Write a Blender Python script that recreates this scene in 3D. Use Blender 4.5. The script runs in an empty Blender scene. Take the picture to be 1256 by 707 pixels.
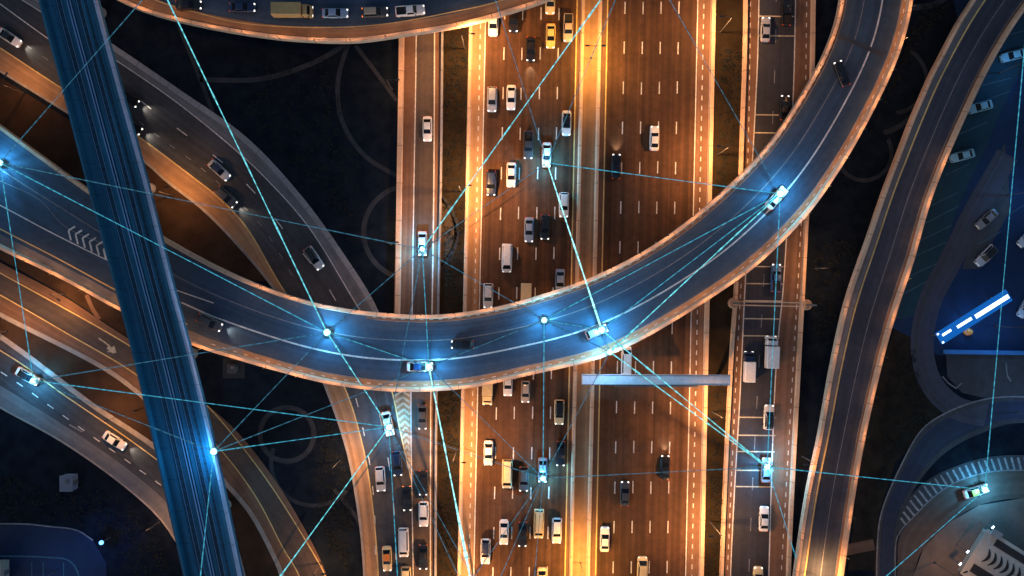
import bpy, math, random
from mathutils import Vector
random.seed(7)
R = math.radians
sc = bpy.context.scene
col = sc.collection
# ------------------------------------------------------------------ camera, sky, sun, exposure
S, H = 6.1, 170.0                      # photo pixels per metre on the ground, camera height
cam = bpy.data.cameras.new('camera'); cam_o = bpy.data.objects.new('camera', cam); col.objects.link(cam_o)
cam.sensor_width = 36; cam.lens = 36 * H / (1256 / S); cam.clip_start = 1; cam.clip_end = 9000
cam_o.location = (0, 0, H); sc.camera = cam_o
SUN_EL, SUN_ROT = R(24), R(215)
w = bpy.data.worlds.new('World'); sc.world = w; w.use_nodes = True
wn = w.node_tree.nodes; bg = wn['Background']
sky = wn.new('ShaderNodeTexSky'); sky.sky_type = 'NISHITA'; sky.sun_disc = False
sky.sun_elevation = SUN_EL; sky.sun_rotation = SUN_ROT
w.node_tree.links.new(sky.outputs[0], bg.inputs[0]); bg.inputs[1].default_value = 0.085
sl = bpy.data.lights.new('sun', 'SUN'); sl.energy = 0.12; sl.angle = R(12); sl.color = (1, .95, .88)
so = bpy.data.objects.new('sun', sl); col.objects.link(so)
so.rotation_euler = (math.pi / 2 - SUN_EL, 0, math.pi - SUN_ROT)
vs = sc.view_settings; vs.view_transform = 'Standard'; vs.look = 'None'; vs.exposure = 0; vs.gamma = 1; vs.use_curve_mapping = False
sc.cycles.use_denoising = True; sc.cycles.use_light_tree = True
sc.cycles.max_bounces = 4; sc.cycles.diffuse_bounces = 2; sc.cycles.sample_clamp_indirect = 3

# ------------------------------------------------------------------ materials
MATS = {}
def node_mat(name):
    m = bpy.data.materials.new(name); m.use_nodes = True
    return m, m.node_tree.nodes, m.node_tree.links, m.node_tree.nodes['Principled BSDF']
def surf(name, c1, c2, scale=0.6, rough=.85, streak=0, joints=0, bump=.15, metallic=0, spec=.3, coat=0, jw=.015, lane=0, stain=.2):
    """two-tone weathered surface; streak: wear stretched along the road, joints: cast joints every so many metres"""
    if name in MATS: return MATS[name]
    m, n, l, b = node_mat(name)
    tc = n.new('ShaderNodeTexCoord'); geo = n.new('ShaderNodeNewGeometry')
    n1 = n.new('ShaderNodeTexNoise'); n1.inputs['Scale'].default_value = scale; n1.inputs['Detail'].default_value = 8; n1.inputs['Roughness'].default_value = .65
    l.new(geo.outputs['Position'], n1.inputs['Vector'])
    r1 = n.new('ShaderNodeValToRGB'); r1.color_ramp.elements[0].position = .3; r1.color_ramp.elements[1].position = .7
    r1.color_ramp.elements[0].color = (*c1, 1); r1.color_ramp.elements[1].color = (*c2, 1)
    l.new(n1.outputs[0], r1.inputs[0]); out = r1.outputs[0]
    n2 = n.new('ShaderNodeTexNoise'); n2.inputs['Scale'].default_value = scale * .09; n2.inputs['Detail'].default_value = 4
    l.new(geo.outputs['Position'], n2.inputs['Vector'])
    def mul(o, src, lo, hi, p0=.3, p1=.7):
        mr = n.new('ShaderNodeMapRange'); mr.inputs[1].default_value = p0; mr.inputs[2].default_value = p1
        mr.inputs[3].default_value = lo; mr.inputs[4].default_value = hi; l.new(src, mr.inputs[0])
        mx = n.new('ShaderNodeVectorMath'); mx.operation = 'SCALE'; l.new(o, mx.inputs[0]); l.new(mr.outputs[0], mx.inputs['Scale'])
        return mx.outputs[0]
    out = mul(out, n2.outputs[0], 1 - stain, 1 + stain)
    if streak:
        mp = n.new('ShaderNodeMapping'); mp.inputs['Scale'].default_value = (1.1, .012, 1); l.new(tc.outputs['UV'], mp.inputs[0])
        n3 = n.new('ShaderNodeTexNoise'); n3.inputs['Scale'].default_value = 1; n3.inputs['Detail'].default_value = 3; l.new(mp.outputs[0], n3.inputs['Vector'])
        out = mul(out, n3.outputs[0], 1 - streak, 1 + streak)
    if lane:                                               # oil darkened strip along the middle of each lane
        su = n.new('ShaderNodeSeparateXYZ'); l.new(tc.outputs['UV'], su.inputs[0])
        ad = n.new('ShaderNodeMath'); ad.operation = 'MULTIPLY_ADD'; ad.inputs[1].default_value = 2 * math.pi / 3.63; ad.inputs[2].default_value = -2.87 * 2 * math.pi / 3.63; l.new(su.outputs[0], ad.inputs[0])
        cs = n.new('ShaderNodeMath'); cs.operation = 'COSINE'; l.new(ad.outputs[0], cs.inputs[0]); out = mul(out, cs.outputs[0], 1 - lane, 1 + lane * .6, -1, 1)
        n4 = n.new('ShaderNodeTexNoise'); n4.inputs['Scale'].default_value = .32; n4.inputs['Detail'].default_value = 6; n4.inputs['Roughness'].default_value = .75
        l.new(geo.outputs['Position'], n4.inputs['Vector']); out = mul(out, n4.outputs[0], .62, 1.08, .28, .46)
    if joints:
        sp = n.new('ShaderNodeSeparateXYZ'); l.new(tc.outputs['UV'], sp.inputs[0])
        d = n.new('ShaderNodeMath'); d.operation = 'DIVIDE'; d.inputs[1].default_value = joints; l.new(sp.outputs[1], d.inputs[0])
        f = n.new('ShaderNodeMath'); f.operation = 'FRACT'; l.new(d.outputs[0], f.inputs[0])
        out = mul(out, f.outputs[0], .55, 1, jw, jw * 2)
    l.new(out, b.inputs['Base Color'])
    b.inputs['Roughness'].default_value = rough; b.inputs['Metallic'].default_value = metallic
    b.inputs['Specular IOR Level'].default_value = spec; b.inputs['Coat Weight'].default_value = coat
    if bump:
        nb = n.new('ShaderNodeTexNoise'); nb.inputs['Scale'].default_value = scale * 12; l.new(geo.outputs['Position'], nb.inputs['Vector'])
        bp = n.new('ShaderNodeBump'); bp.inputs['Strength'].default_value = bump; l.new(nb.outputs[0], bp.inputs['Height']); l.new(bp.outputs[0], b.inputs['Normal'])
    MATS[name] = m
    return m
def plain(name, c, rough=.5, metallic=0, coat=0, spec=.5, var=.12):
    c1 = tuple(x * (1 - var) for x in c); c2 = tuple(min(1, x * (1 + var)) for x in c)
    return surf(name, c1, c2, 1.5, rough, bump=0, metallic=metallic, coat=coat, spec=spec)
def glow(name, c, s, sample=False):
    if name in MATS: return MATS[name]
    m, n, l, b = node_mat(name)
    b.inputs['Base Color'].default_value = (*[x * .5 for x in c], 1); b.inputs['Emission Color'].default_value = (*c, 1); b.inputs['Emission Strength'].default_value = s
    if not sample: m.cycles.emission_sampling = 'NONE'
    MATS[name] = m
    return m
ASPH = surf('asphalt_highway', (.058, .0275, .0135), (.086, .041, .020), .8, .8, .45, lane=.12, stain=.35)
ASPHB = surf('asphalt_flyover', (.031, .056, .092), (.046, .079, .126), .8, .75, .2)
ASPHR = surf('asphalt_ramp', (.070, .053, .045), (.094, .072, .062), .8, .8, .22)
ASPHA = surf('asphalt_outer_ramp', (.044, .046, .054), (.062, .065, .075), .8, .8, .25, stain=.3)
CHEV = surf('faded_chevron_paint', (.34, .30, .22), (.62, .54, .40), 1.6, .7, bump=0)
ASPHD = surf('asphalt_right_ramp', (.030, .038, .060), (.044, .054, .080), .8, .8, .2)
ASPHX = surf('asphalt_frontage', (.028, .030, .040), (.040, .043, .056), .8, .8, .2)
ASPHP = surf('asphalt_parking', (.004, .020, .060), (.008, .030, .085), .5, .8)  # blue glow over the lot is put into this base colour
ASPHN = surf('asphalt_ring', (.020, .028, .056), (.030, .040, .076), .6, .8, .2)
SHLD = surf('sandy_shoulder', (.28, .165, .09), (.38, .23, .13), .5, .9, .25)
SHLDD = surf('dark_shoulder', (.14, .078, .05), (.19, .11, .072), .5, .9, .25)
GREYS = surf('grey_shoulder', (.13, .13, .14), (.19, .19, .20), .5, .9, .2)
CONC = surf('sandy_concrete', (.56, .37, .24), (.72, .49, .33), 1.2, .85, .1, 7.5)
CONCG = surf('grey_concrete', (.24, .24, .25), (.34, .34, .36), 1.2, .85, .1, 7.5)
CONCD = surf('pier_concrete', (.24, .22, .2), (.32, .3, .27), 1.0, .9)
KERB = surf('kerb_concrete', (.25, .22, .2), (.38, .34, .31), .8, .9)
PATHM = surf('path_paving', (.040, .043, .05), (.06, .064, .074), .6, .9); TRAIL = surf('faint_trail', (.012, .016, .023), (.042, .048, .058), .25, .95)
GRASS = surf('dark_ground_cover', (.0035, .0065, .013), (.013, .019, .028), .35, 1, bump=.5, spec=.05)
SOIL = surf('dark_soil_verge', (.014, .010, .006), (.034, .025, .015), .25, 1, bump=.5, spec=.1)
SOILB = surf('brown_bare_soil', (.03, .018, .012), (.062, .038, .026), .25, 1, bump=.5, spec=.1)
PLAZA = surf('plaza_paving', (.10, .085, .075), (.16, .13, .115), .3, .85)
WHITE = surf('white_road_paint', (.42, .41, .40), (.80, .78, .75), 1.6, .7, bump=0)
FAINT = surf('worn_road_paint', (.12, .12, .13), (.26, .26, .27), 1.2, .8, bump=0)
FAINTB = surf('worn_blue_paint', (.025, .07, .10), (.07, .15, .2), .8, .8, bump=0)
YEL = surf('yellow_road_paint', (.50, .36, .14), (.80, .58, .24), 1.2, .7, bump=0)
BLUE1 = surf('blue_viaduct_panel', (.014, .105, .185), (.020, .138, .235), .5, .6, .3, 6)
BLUE2 = surf('blue_track_bed', (.002, .030, .062), (.004, .052, .10), .7, .7, .4, 1.4, jw=.12)
BLUE3 = surf('blue_walkway', (.005, .080, .155), (.008, .105, .20), .7, .7, .35)
RAIL = plain('rail_steel', (.16, .34, .6), .35, .3)
STEEL = plain('grey_steel', (.13, .13, .14), .5, .2); MAST = plain('dark_mast', (.035, .035, .038), .7)
PSTEEL = plain('pale_painted_steel', (.70, .76, .84), .5)
BLACK = plain('black_rubber', (.012, .012, .013), .8)
GLASS = plain('dark_car_glass', (.006, .008, .012), .12, 0, 0, .25)
ROOFM = plain('grey_roof', (.42, .40, .36), .8)
ROOFD = plain('dark_roof_glazing', (.03, .026, .024), .3)
WALLM = plain('beige_wall', (.3, .27, .23), .8)
HEAD = glow('headlight_glow', (1, .96, .88), 1.6)
TAIL = glow('tail_light_glow', (1, .10, .02), .35)
LAMPW = glow('warm_lamp_glow', (1, .62, .25), 6)
LAMPC = glow('cool_lamp_glow', (.55, .8, 1), 9)
BLUEL = glow('blue_light_panel', (.72, .9, 1), 2.6)
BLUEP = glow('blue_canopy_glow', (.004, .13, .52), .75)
CORE = glow('light_node_core', (.42, .9, 1), 3)
PAINT = {k: plain('paint_' + k, c, .32, mt, .6) for k, c, mt in [
    ('white', (.80, .80, .79), 0), ('cream', (.80, .62, .33), 0), ('silver', (.5, .53, .57), .3), ('blue silver', (.28, .38, .52), .3),
    ('black', (.008, .008, .01), .0), ('navy', (.012, .026, .075), 0), ('grey', (.07, .072, .075), .2), ('beige', (.5, .38, .27), .1),
    ('gold', (.80, .56, .16), 0), ('orange', (.72, .22, .03), 0), ('tan', (.50, .33, .13), 0), ('yellow', (.62, .52, .08), 0), ('blue', (.06, .13, .30), .2), ('teal', (.20, .42, .52), .1), ('dim grey', (.20, .185, .18), .1)]}

# ------------------------------------------------------------------ geometry helpers
def P(px, py, z=0.0):
    k = (H - z) / H / S
    return Vector(((px - 628) * k, -(py - 353.5) * k, z))
def cr(pts, n):
    """smooth curve through photo points, n+1 samples evenly spaced"""
    p = [Vector((a, b)) for a, b in pts]
    if len(p) == 2: return [p[0].lerp(p[1], i / n) for i in range(n + 1)]
    q = [2 * p[0] - p[1]] + p + [2 * p[-1] - p[-2]]; d = []
    for i in range(1, len(q) - 2):
        a, b, c, e = q[i - 1:i + 3]
        t = [0]
        for u, v in ((a, b), (b, c), (c, e)): t.append(t[-1] + max(1e-3, (v - u).length) ** .5)
        for k in range(24):
            x = t[1] + (t[2] - t[1]) * k / 24
            L = lambda u, v, i0, i1: u * ((t[i1] - x) / (t[i1] - t[i0])) + v * ((x - t[i0]) / (t[i1] - t[i0]))
            A1, A2, A3 = L(a, b, 0, 1), L(b, c, 1, 2), L(c, e, 2, 3)
            d.append(L(L(A1, A2, 0, 2), L(A2, A3, 1, 3), 1, 2))
    d.append(p[-1])
    s = [0]
    for a, b in zip(d, d[1:]): s.append(s[-1] + (b - a).length)
    out = []; j = 0
    for i in range(n + 1):
        x = s[-1] * i / n
        while j < len(s) - 2 and s[j + 1] < x: j += 1
        out.append(d[j].lerp(d[j + 1], min(1, max(0, (x - s[j]) / max(1e-6, s[j + 1] - s[j])))))
    return out
class MB:
    def __init__(s): s.v = []; s.f = []; s.m = []; s.uv = []; s.mats = []
    def mi(s, m):
        if m not in s.mats: s.mats.append(m)
        return s.mats.index(m)
    def face(s, pts, mat, uvs=None):
        b = len(s.v); s.v += [tuple(p) for p in pts]; s.f.append(tuple(range(b, b + len(pts)))); s.m.append(s.mi(mat))
        s.uv.append(uvs or [(p[0], p[1]) for p in pts])
    def loft(s, loops, mat, caps=True, closed=True, uvv=None):
        b = len(s.v); n = len(loops[0])
        for lp in loops: s.v += [tuple(p) for p in lp]
        for i in range(len(loops) - 1):
            v0 = uvv[i] if uvv else i; v1 = uvv[i + 1] if uvv else i + 1
            for j in range(n if closed else n - 1):
                k = (j + 1) % n
                s.f.append((b + i * n + j, b + i * n + k, b + (i + 1) * n + k, b + (i + 1) * n + j)); s.m.append(s.mi(mat))
                s.uv.append([(j, v0), (j + 1, v0), (j + 1, v1), (j, v1)])
        if caps:
            for i in (0, len(loops) - 1):
                s.f.append(tuple(b + i * n + j for j in range(n))); s.m.append(s.mi(mat)); s.uv.append([(0, 0)] * n)
    def box(s, c, d, mat, rz=0, bev=0):
        ca, sa = math.cos(rz), math.sin(rz)
        x, y, z = d[0] / 2, d[1] / 2, d[2] / 2; e = bev or min(x, y, z) * .12
        def ring(k, zz): return [(c[0] + a * ca - b_ * sa, c[1] + a * sa + b_ * ca, c[2] + zz) for a, b_ in ((-x + k, -y + k), (x - k, -y + k), (x - k, y - k), (-x + k, y - k))]
        s.loft([ring(e, -z), ring(0, -z + e), ring(0, z - e), ring(e, z)], mat)
    def tube(s, pts, r, mat, n=8, caps=True, uvv=None):
        loops = []
        for i, p in enumerate(pts):
            p = Vector(p); t = (Vector(pts[min(i + 1, len(pts) - 1)]) - Vector(pts[max(i - 1, 0)])).normalized()
            a = t.orthogonal().normalized() if abs(t.z) > .9 else t.cross(Vector((0, 0, 1))).normalized(); c = t.cross(a)
            rr = r[i] if isinstance(r, (list, tuple)) else r
            loops.append([p + (a * math.cos(2 * math.pi * k / n) + c * math.sin(2 * math.pi * k / n)) * rr for k in range(n)])
        s.loft(loops, mat, caps, True, uvv)
    def ribbon(s, A, B, z, mat, n=60, f0=0, f1=1, t0=0, t1=1):
        a = [P(*p, z) for p in cr(A, n)]; b = [P(*p, z) for p in cr(B, n)]
        v = 0
        for i in range(n):
            if (i + 1) / n <= t0 or i / n >= t1: continue
            q = [a[i].lerp(b[i], f0), a[i].lerp(b[i], f1), a[i + 1].lerp(b[i + 1], f1), a[i + 1].lerp(b[i + 1], f0)]
            L = (q[3] - q[0]).length; wd = (b[i] - a[i]).length
            s.face(q, mat, [(f0 * wd, v), (f1 * wd, v), (f1 * wd, v + L), (f0 * wd, v + L)]); v += L
    def stripe(s, pts, wd, z, mat, dash=None, n=None):
        """painted line along photo points; dash=(length, gap, phase) in metres"""
        tot = sum((Vector(a) - Vector(b)).length for a, b in zip(pts, pts[1:])) / S
        n = n or max(2, int(tot / (1.2 if not dash else .75)))
        if len(pts) == 2 and not dash: n = max(2, int(tot / 12))
        c = [P(*p, z) for p in cr(pts, n)]; d = 0
        nm = []
        for i in range(n + 1):
            t = c[min(i + 1, n)] - c[max(i - 1, 0)]; nm.append(Vector((-t.y, t.x, 0)).normalized() * wd / 2)
        if dash:
            ln, gp, ph = dash; x = ph
            while x + ln < tot:
                def at(y):
                    g = y / tot * n; i = min(n - 1, int(g)); return c[i].lerp(c[i + 1], g - i), nm[i]
                p, q = at(x), at(x + ln)
                s.face([p[0] - p[1], p[0] + p[1], q[0] + q[1], q[0] - q[1]], mat); x += ln + gp
            return
        for i in range(n):
            L = (c[i + 1] - c[i]).length
            s.face([c[i] - nm[i], c[i] + nm[i], c[i + 1] + nm[i + 1], c[i + 1] - nm[i + 1]], mat, [(0, d), (wd, d), (wd, d + L), (0, d + L)]); d += L
    def wall(s, pts, prof, ztop, mat, n=None, zpx=None):
        """solid with cross-section prof [(side offset, z)] swept along photo points measured at height ztop"""
        tot = sum((Vector(a) - Vector(b)).length for a, b in zip(pts, pts[1:])) / S
        n = n or max(2, int(tot / 2.5)); c = [P(*p, ztop) for p in cr(pts, n)]; loops = []; vv = []; d = 0
        for i in range(n + 1):
            t = c[min(i + 1, n)] - c[max(i - 1, 0)]; m = Vector((-t.y, t.x, 0)).normalized()
            loops.append([Vector((c[i].x + m.x * o, c[i].y + m.y * o, z)) for o, z in prof]); vv.append(d)
            if i < n: d += (c[i + 1] - c[i]).length
        s.loft(loops, mat, True, True, vv)
    def poly(s, pts, z, mat): s.face([P(*p, z) for p in pts], mat)
    def disc(s, c, r0, r1, z, mat, n=64, a0=0, a1=360):
        q = [(math.cos(R(a0 + (a1 - a0) * i / n)), math.sin(R(a0 + (a1 - a0) * i / n))) for i in range(n + 1)]
        for i in range(n):
            f = lambda k, r: P(c[0] + q[k][0] * r, c[1] + q[k][1] * r, z)
            s.face([f(i, r0), f(i, r1), f(i + 1, r1), f(i + 1, r0)], mat)
    def build(s, name, parent=None, smooth=False, loc=None):
        me = bpy.data.meshes.new(name); me.from_pydata(s.v, [], s.f)
        for m in s.mats: me.materials.append(m)
        me.polygons.foreach_set('material_index', s.m)
        ul = me.uv_layers.new(name='UVMap'); fl = [c for u in s.uv for p in u for c in p]
        ul.data.foreach_set('uv', fl)
        import bmesh
        bm = bmesh.new(); bm.from_mesh(me); bmesh.ops.recalc_face_normals(bm, faces=bm.faces)
        for f in bm.faces:
            if f.normal.z < -.99 and all(e.is_boundary for e in f.edges): f.normal_flip()
        bm.to_mesh(me); bm.free()
        if smooth: me.polygons.foreach_set('use_smooth', [True] * len(me.polygons))
        o = bpy.data.objects.new(name, me); col.objects.link(o)
        if parent: o.parent = parent
        if loc is not None: o.location = loc
        return o
def tag(o, label=None, cat=None, group=None, kind=None):
    if cat and not kind: kind = 'thing'
    for k, v in (('label', label), ('category', cat), ('group', group), ('kind', kind)):
        if v: o[k] = v
    return o
def empty(name, loc, rz=0, **k):
    o = bpy.data.objects.new(name, None); o.empty_display_size = .5; col.objects.link(o); o.location = loc; o.rotation_euler = (0, 0, rz)
    return tag(o, **k)
def copy_tree(o, parent=None):
    c = o.copy(); col.objects.link(c); c.parent = parent
    for ch in o.children: copy_tree(ch, c)
    return c
def light(kind, name, loc, power, color, parent=None, spot=None, radius=.15, blend=.6):
    l = bpy.data.lights.new(name, kind); l.energy = power; l.color = color; l.shadow_soft_size = radius
    if spot: l.spot_size = R(spot); l.spot_blend = blend
    o = bpy.data.objects.new(name, l); col.objects.link(o); o.location = loc
    if parent: o.parent = parent
    return o
WARM = (1, .45, .15); AMB = (1, .50, .2); BLU = (.12, .45, 1)

# ------------------------------------------------------------------ the ground and the roads on it
g = MB(); g.face([(-2500, -2500, 0), (2500, -2500, 0), (2500, 2500, 0), (-2500, 2500, 0)], GRASS)
tag(g.build('ground'), 'dark ground cover between the roads', kind='structure')
HW = lambda u, y: (u - .0212 * y, y)
Y0, Y1 = -420, 1150
hl = lambda u: [HW(u, Y0), HW(u, Y1)]
v = MB()                                                    # soil verges beside the carriageways
v.ribbon([(541, Y0), (539, 240), (533, 600), (532, Y1)], hl(577), .012, SOIL, 40)
v.ribbon(hl(879), [(917, Y0), (912, 200), (900, 440), (886, 707), (878, Y1)], .012, SOIL, 40)
v.ribbon([(0, 386), (136, 457), (190, 500), (240, 550), (275, 591), (307, 629), (337, 685), (346, 707), (362, 790)], [(0, 413), (38, 440), (113, 497), (193, 551), (240, 595), (275, 640), (298, 707), (310, 790)], .012, SOILB, 40)
v.ribbon([(-60, 285), (0, 318), (80, 363), (127, 394), (159, 416), (215, 460)], [(-60, 260), (0, 300), (80, 340), (127, 370), (170, 395), (215, 420)], .008, SOILB, 20)
v.poly([(172, 190), (215, 205), (262, 255), (330, 345), (300, 345), (240, 320), (185, 290), (176, 235)], .008, SOILB)
v.poly([(-40, 92), (0, 95), (81, 145), (125, 172), (120, 236), (60, 196), (0, 152), (-40, 125)], .008, SOILB)
v.ribbon([(541, 244), (540.5, 285), (540, 326)], [(543, 243), (561, 285), (543, 327)], .02, surf('pale_soil', (.045, .034, .022), (.08, .06, .042), .3, 1), 20)
v.poly([(1075, 470), (1100, 395), (1125, 420), (1130, 475), (1158, 505), (1098, 568), (1078, 630), (1074, 700), (1040, 700), (1056, 560)], .008, surf('dry_ground', (.012, .011, .009), (.036, .031, .024), .3, 1, bump=.5, spec=.1))
tag(v.build('ground_verge'), 'bare brown soil verges between the carriageways', kind='structure')
p = MB()                                                    # faint landscape paths on the dark ground
p.disc((503, 285), 54, 60, .02, TRAIL)
p.disc((352, 533), 30, 36, .02, TRAIL)
p.disc((385, 568), 50, 55, .025, TRAIL, 40, 40, 200)
p.disc((1060, 188), 31, 36, .02, TRAIL, 40, -30, 180)
p.disc((1096, 98), 38, 43, .02, TRAIL, 40, -60, 85)
p.stripe([(427, 54), (416, 90), (414, 115), (420, 150), (446, 190), (486, 216)], .9, .03, TRAIL)
p.stripe([(436, 56), (462, 90), (487, 124)], .8, .035, TRAIL)
p.stripe([(205, 0), (235, 70), (264, 146)], .8, .03, TRAIL)
for k in range(6):
    p.stripe([(245 - k * 2, 98 - k * 9), (320, 97 - k * 9), (385, 77 - k * 8), (425, 54 - k * 4)], .5 if k else 1.0, .03 + .004 * k, TRAIL if not k else GRASS)
p.stripe([(1084, 163), (1100, 157), (1122, 140)], 1.0, .03, TRAIL)
p.stripe([(1118, 10), (1145, 6), (1170, -10)], 1.2, .03, TRAIL)
p.stripe([(106, 362), (114, 380), (122, 392)], .8, .03, SHLDD)
p.stripe([(1000, 690), (1020, 680), (1052, 672), (1072, 668)], 2.2, .03, SHLDD)
p.stripe([(410, 600), (440, 640), (447, 660)], .8, .03, TRAIL)
tag(p.build('path'), 'faint curved landscape paths on the dark ground', kind='structure')

LEAF = surf('verge_leaves', (.005, .008, .008), (.020, .022, .018), 2.5, .9, bump=0)
q = MB()
def scatter(poly, n):
    xs = [p_[0] for p_ in poly]; ys = [p_[1] for p_ in poly]; k = 0
    while k < n:
        x_, y_ = random.uniform(min(xs), max(xs)), random.uniform(min(ys), max(ys)); ins = False
        for (ax, ay), (bx, by) in zip(poly, poly[1:] + poly[:1]):
            if (ay > y_) != (by > y_) and x_ < (bx - ax) * (y_ - ay) / (by - ay) + ax: ins = not ins
        if not ins: continue
        k += 1; c_ = P(x_, y_); rad = random.uniform(.2, .65)
        for _ in range(9):
            a_ = random.uniform(0, 6.28); rr_ = rad * random.random() ** .5; e_ = random.uniform(.10, .2); z_ = random.uniform(.08, .9) * rad; o_ = c_ + Vector((math.cos(a_) * rr_, math.sin(a_) * rr_, z_))
            t_ = Vector((random.uniform(-1, 1), random.uniform(-1, 1), random.uniform(-.5, .5))).normalized(); b_ = t_.cross(Vector((random.uniform(-.6, .6), random.uniform(-.6, .6), 1))).normalized()
            q.face([o_ - t_ * e_, o_ + b_ * e_ * .5, o_ + t_ * e_, o_ - b_ * e_ * .5], LEAF)
scatter([(545, 40), (573, 40), (569, 240), (570, 378), (544, 378)], 420); scatter([(540, 484), (564, 484), (559, 720), (538, 720)], 330)
scatter([(884, 60), (908, 60), (904, 240), (880, 250)], 260); scatter([(874, 480), (892, 480), (884, 720), (868, 720)], 220)
scatter([(1092, 430), (1122, 430), (1128, 480), (1150, 505), (1098, 558), (1078, 620), (1074, 600)], 330); scatter([(400, 500), (420, 560), (434, 640), (425, 700), (400, 660), (385, 620)], 260)
scatter([(0, 580), (140, 605), (200, 660), (210, 720), (150, 700), (130, 650), (0, 635)], 350); scatter([(1000, 300), (1055, 290), (1025, 400), (1010, 430), (995, 420)], 160)
scatter([(330, 70), (410, 70), (440, 200), (440, 270), (400, 250), (300, 140)], 300); scatter([(1075, 150), (1120, 60), (1170, 5), (1130, 5), (1100, 90), (1060, 180)], 200)
tag(q.build('ground_cover'), 'low scrubby plants scattered over the verges and dark ground', 'ground cover', kind='stuff')
# main highway
h = MB()
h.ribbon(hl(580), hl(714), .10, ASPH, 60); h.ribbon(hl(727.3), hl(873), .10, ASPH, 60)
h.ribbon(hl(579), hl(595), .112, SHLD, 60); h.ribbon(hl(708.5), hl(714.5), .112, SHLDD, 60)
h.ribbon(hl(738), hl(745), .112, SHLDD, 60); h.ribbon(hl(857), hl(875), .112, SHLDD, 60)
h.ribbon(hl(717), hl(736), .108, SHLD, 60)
for u, m, wd in ((596, WHITE, .22), (708, YEL, .24), (745.5, YEL, .24), (856, WHITE, .20)): h.stripe(hl(u), wd, .124, m)
for us, ph in (((619.5, 641.5, 664, 686), 66), ((766.8, 789, 811, 833), 10)):
    for u in us:
        for k in range(-9, 23):
            y = ph + 49 * k + random.uniform(-.7, .7); h.stripe([HW(u, y - 7.5), HW(u, y + 7.5)], .22, .124, WHITE)
for u in (590, 863.5): h.stripe(hl(u), .20, .13, WHITE, (.9, 1.15, 0))
tag(h.build('highway_road'), 'ten lane brown asphalt highway with white lane dashes', kind='structure')

# collector road with merging ramp (left), frontage road (right), lower left roads
ca = [(490, Y0), (489, 47), (486, 240), (484, 383), (482, 481), (496, 591), (503, 720), (504, Y1)]
cb = [(541.5, Y0), (541, 41), (539, 240), (534, 481), (533, 600), (532, Y1)]
c = MB(); c.ribbon(ca, cb, .05, ASPHR, 70)
c.ribbon([(490, Y0), (489, 47), (486, 240), (483, 383), (481, 470)], [(511, Y0), (510, 44), (507, 240), (505, 383), (503, 470)], .062, SHLDD, 40)
c.ribbon([(534, Y0), (533.5, 44), (532.5, 240), (529, 481), (528.5, 600), (528, Y1)], cb, .062, SHLDD, 40)
wl = [(511, Y0), (510.5, 44), (507.5, 240), (505.5, 383), (504, 481), (505, 597), (507, 720), (507, Y1)]
c.stripe(wl, .22, .11, WHITE); c.stripe([(534, Y0), (533, 44), (532, 240), (528.5, 481), (528, 600), (528, Y1)], .24, .08, WHITE)
tag(c.build('collector_road'), 'narrow two lane road running beside the highway', kind='structure')
E1 = [(-60, -74), (27, -14), (132, 54), (217, 112), (300, 171), (365, 240), (415, 308), (461, 383), (474, 430), (482, 481), (494, 540), (505, 591), (507, 660), (507, 800), (507, 1000)]
E2 = [(-60, 50), (0, 87), (81, 137), (176, 197), (204, 222), (250, 258), (300, 310), (336, 354), (365, 400), (399, 474), (426, 553), (437, 610), (445, 674), (450, 800), (452, 1000)]
a = MB(); a.ribbon(E1, E2, .07, ASPHA, 120)
yl = [(-40, 34), (0, 59), (81, 112), (140, 148), (173, 170), (237, 218), (265, 240), (300, 276), (344, 350), (385, 410), (422, 474), (447, 557), (462, 674), (466, 800), (468, 1000)]
yr = [(-40, -42), (27, 0), (139, 72), (217, 126), (292, 187), (327, 220), (378, 278), (441, 380), (462, 430), (477, 470), (481, 481), (492, 534), (505, 591)]
a.ribbon(yl, E2, .082, SHLD, 110)
a.ribbon(yr[:9], E1[:9], .082, GREYS, 80)
a.stripe(yl, .24, .094, YEL); a.stripe(yr[:8], .2, .094, WHITE); a.stripe(yr[7:], .24, .095, YEL)
a.stripe([(-40, -24), (0, 5), (58, 47), (120, 90)], .22, .094, WHITE)
a.stripe([(170, 122), (195, 141), (234, 170), (271, 198), (310, 234), (350, 285), (402, 352), (440, 430), (460, 489), (472, 538), (484, 636), (486, 760)], .2, .094, WHITE, (2.6, 6.4, .6))
a.stripe([(30, 54), (50, 68), (120, 112), (192, 166), (211, 180), (231, 194), (251, 210), (290, 245), (322, 279), (360, 340)], .18, .094, FAINT, (1.3, 2.6, .5))
a.stripe([(425, 450), (439, 498), (448, 540), (454, 572), (459, 621), (461, 700)], .2, .094, WHITE, (1.8, 4.2, .6))
a.poly([(483, 485), (503, 481), (504, 585)], .102, SHLD)
for k in range(13):                                        # gore chevrons
    y = 478 + k * 7.4 ; f = min(1, max(0, (y - 474) / 114)); x0 = 482 + 22 * f; x1 = 503.5; xm = (x0 + x1) / 2
    if x1 - x0 > 3:
        a.stripe([(x0 + 1, y + 8), (xm, y + 2)], .45, .125, CHEV); a.stripe([(xm, y + 2), (x1 - 1, y + 8)], .45, .13, CHEV)
tag(a.build('ramp_road'), 'ramp coming down from the upper left and merging beside the highway', kind='structure')
Eu = [(-60, 288), (0, 322), (80, 365), (127, 396), (159, 417), (205, 452), (250, 493), (292, 531), (333, 583), (371, 644), (401, 707), (424, 800)]
El = [(-60, 352), (0, 386), (136, 457), (190, 500), (240, 550), (275, 591), (307, 629), (337, 685), (346, 707), (366, 800)]
e = MB(); e.ribbon(Eu, El, .06, ASPHR, 80)
eu = [(-60, 302), (0, 335), (163, 427), (215, 465), (258, 502), (292, 542), (333, 597), (386, 682), (399, 707), (420, 800)]
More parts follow.
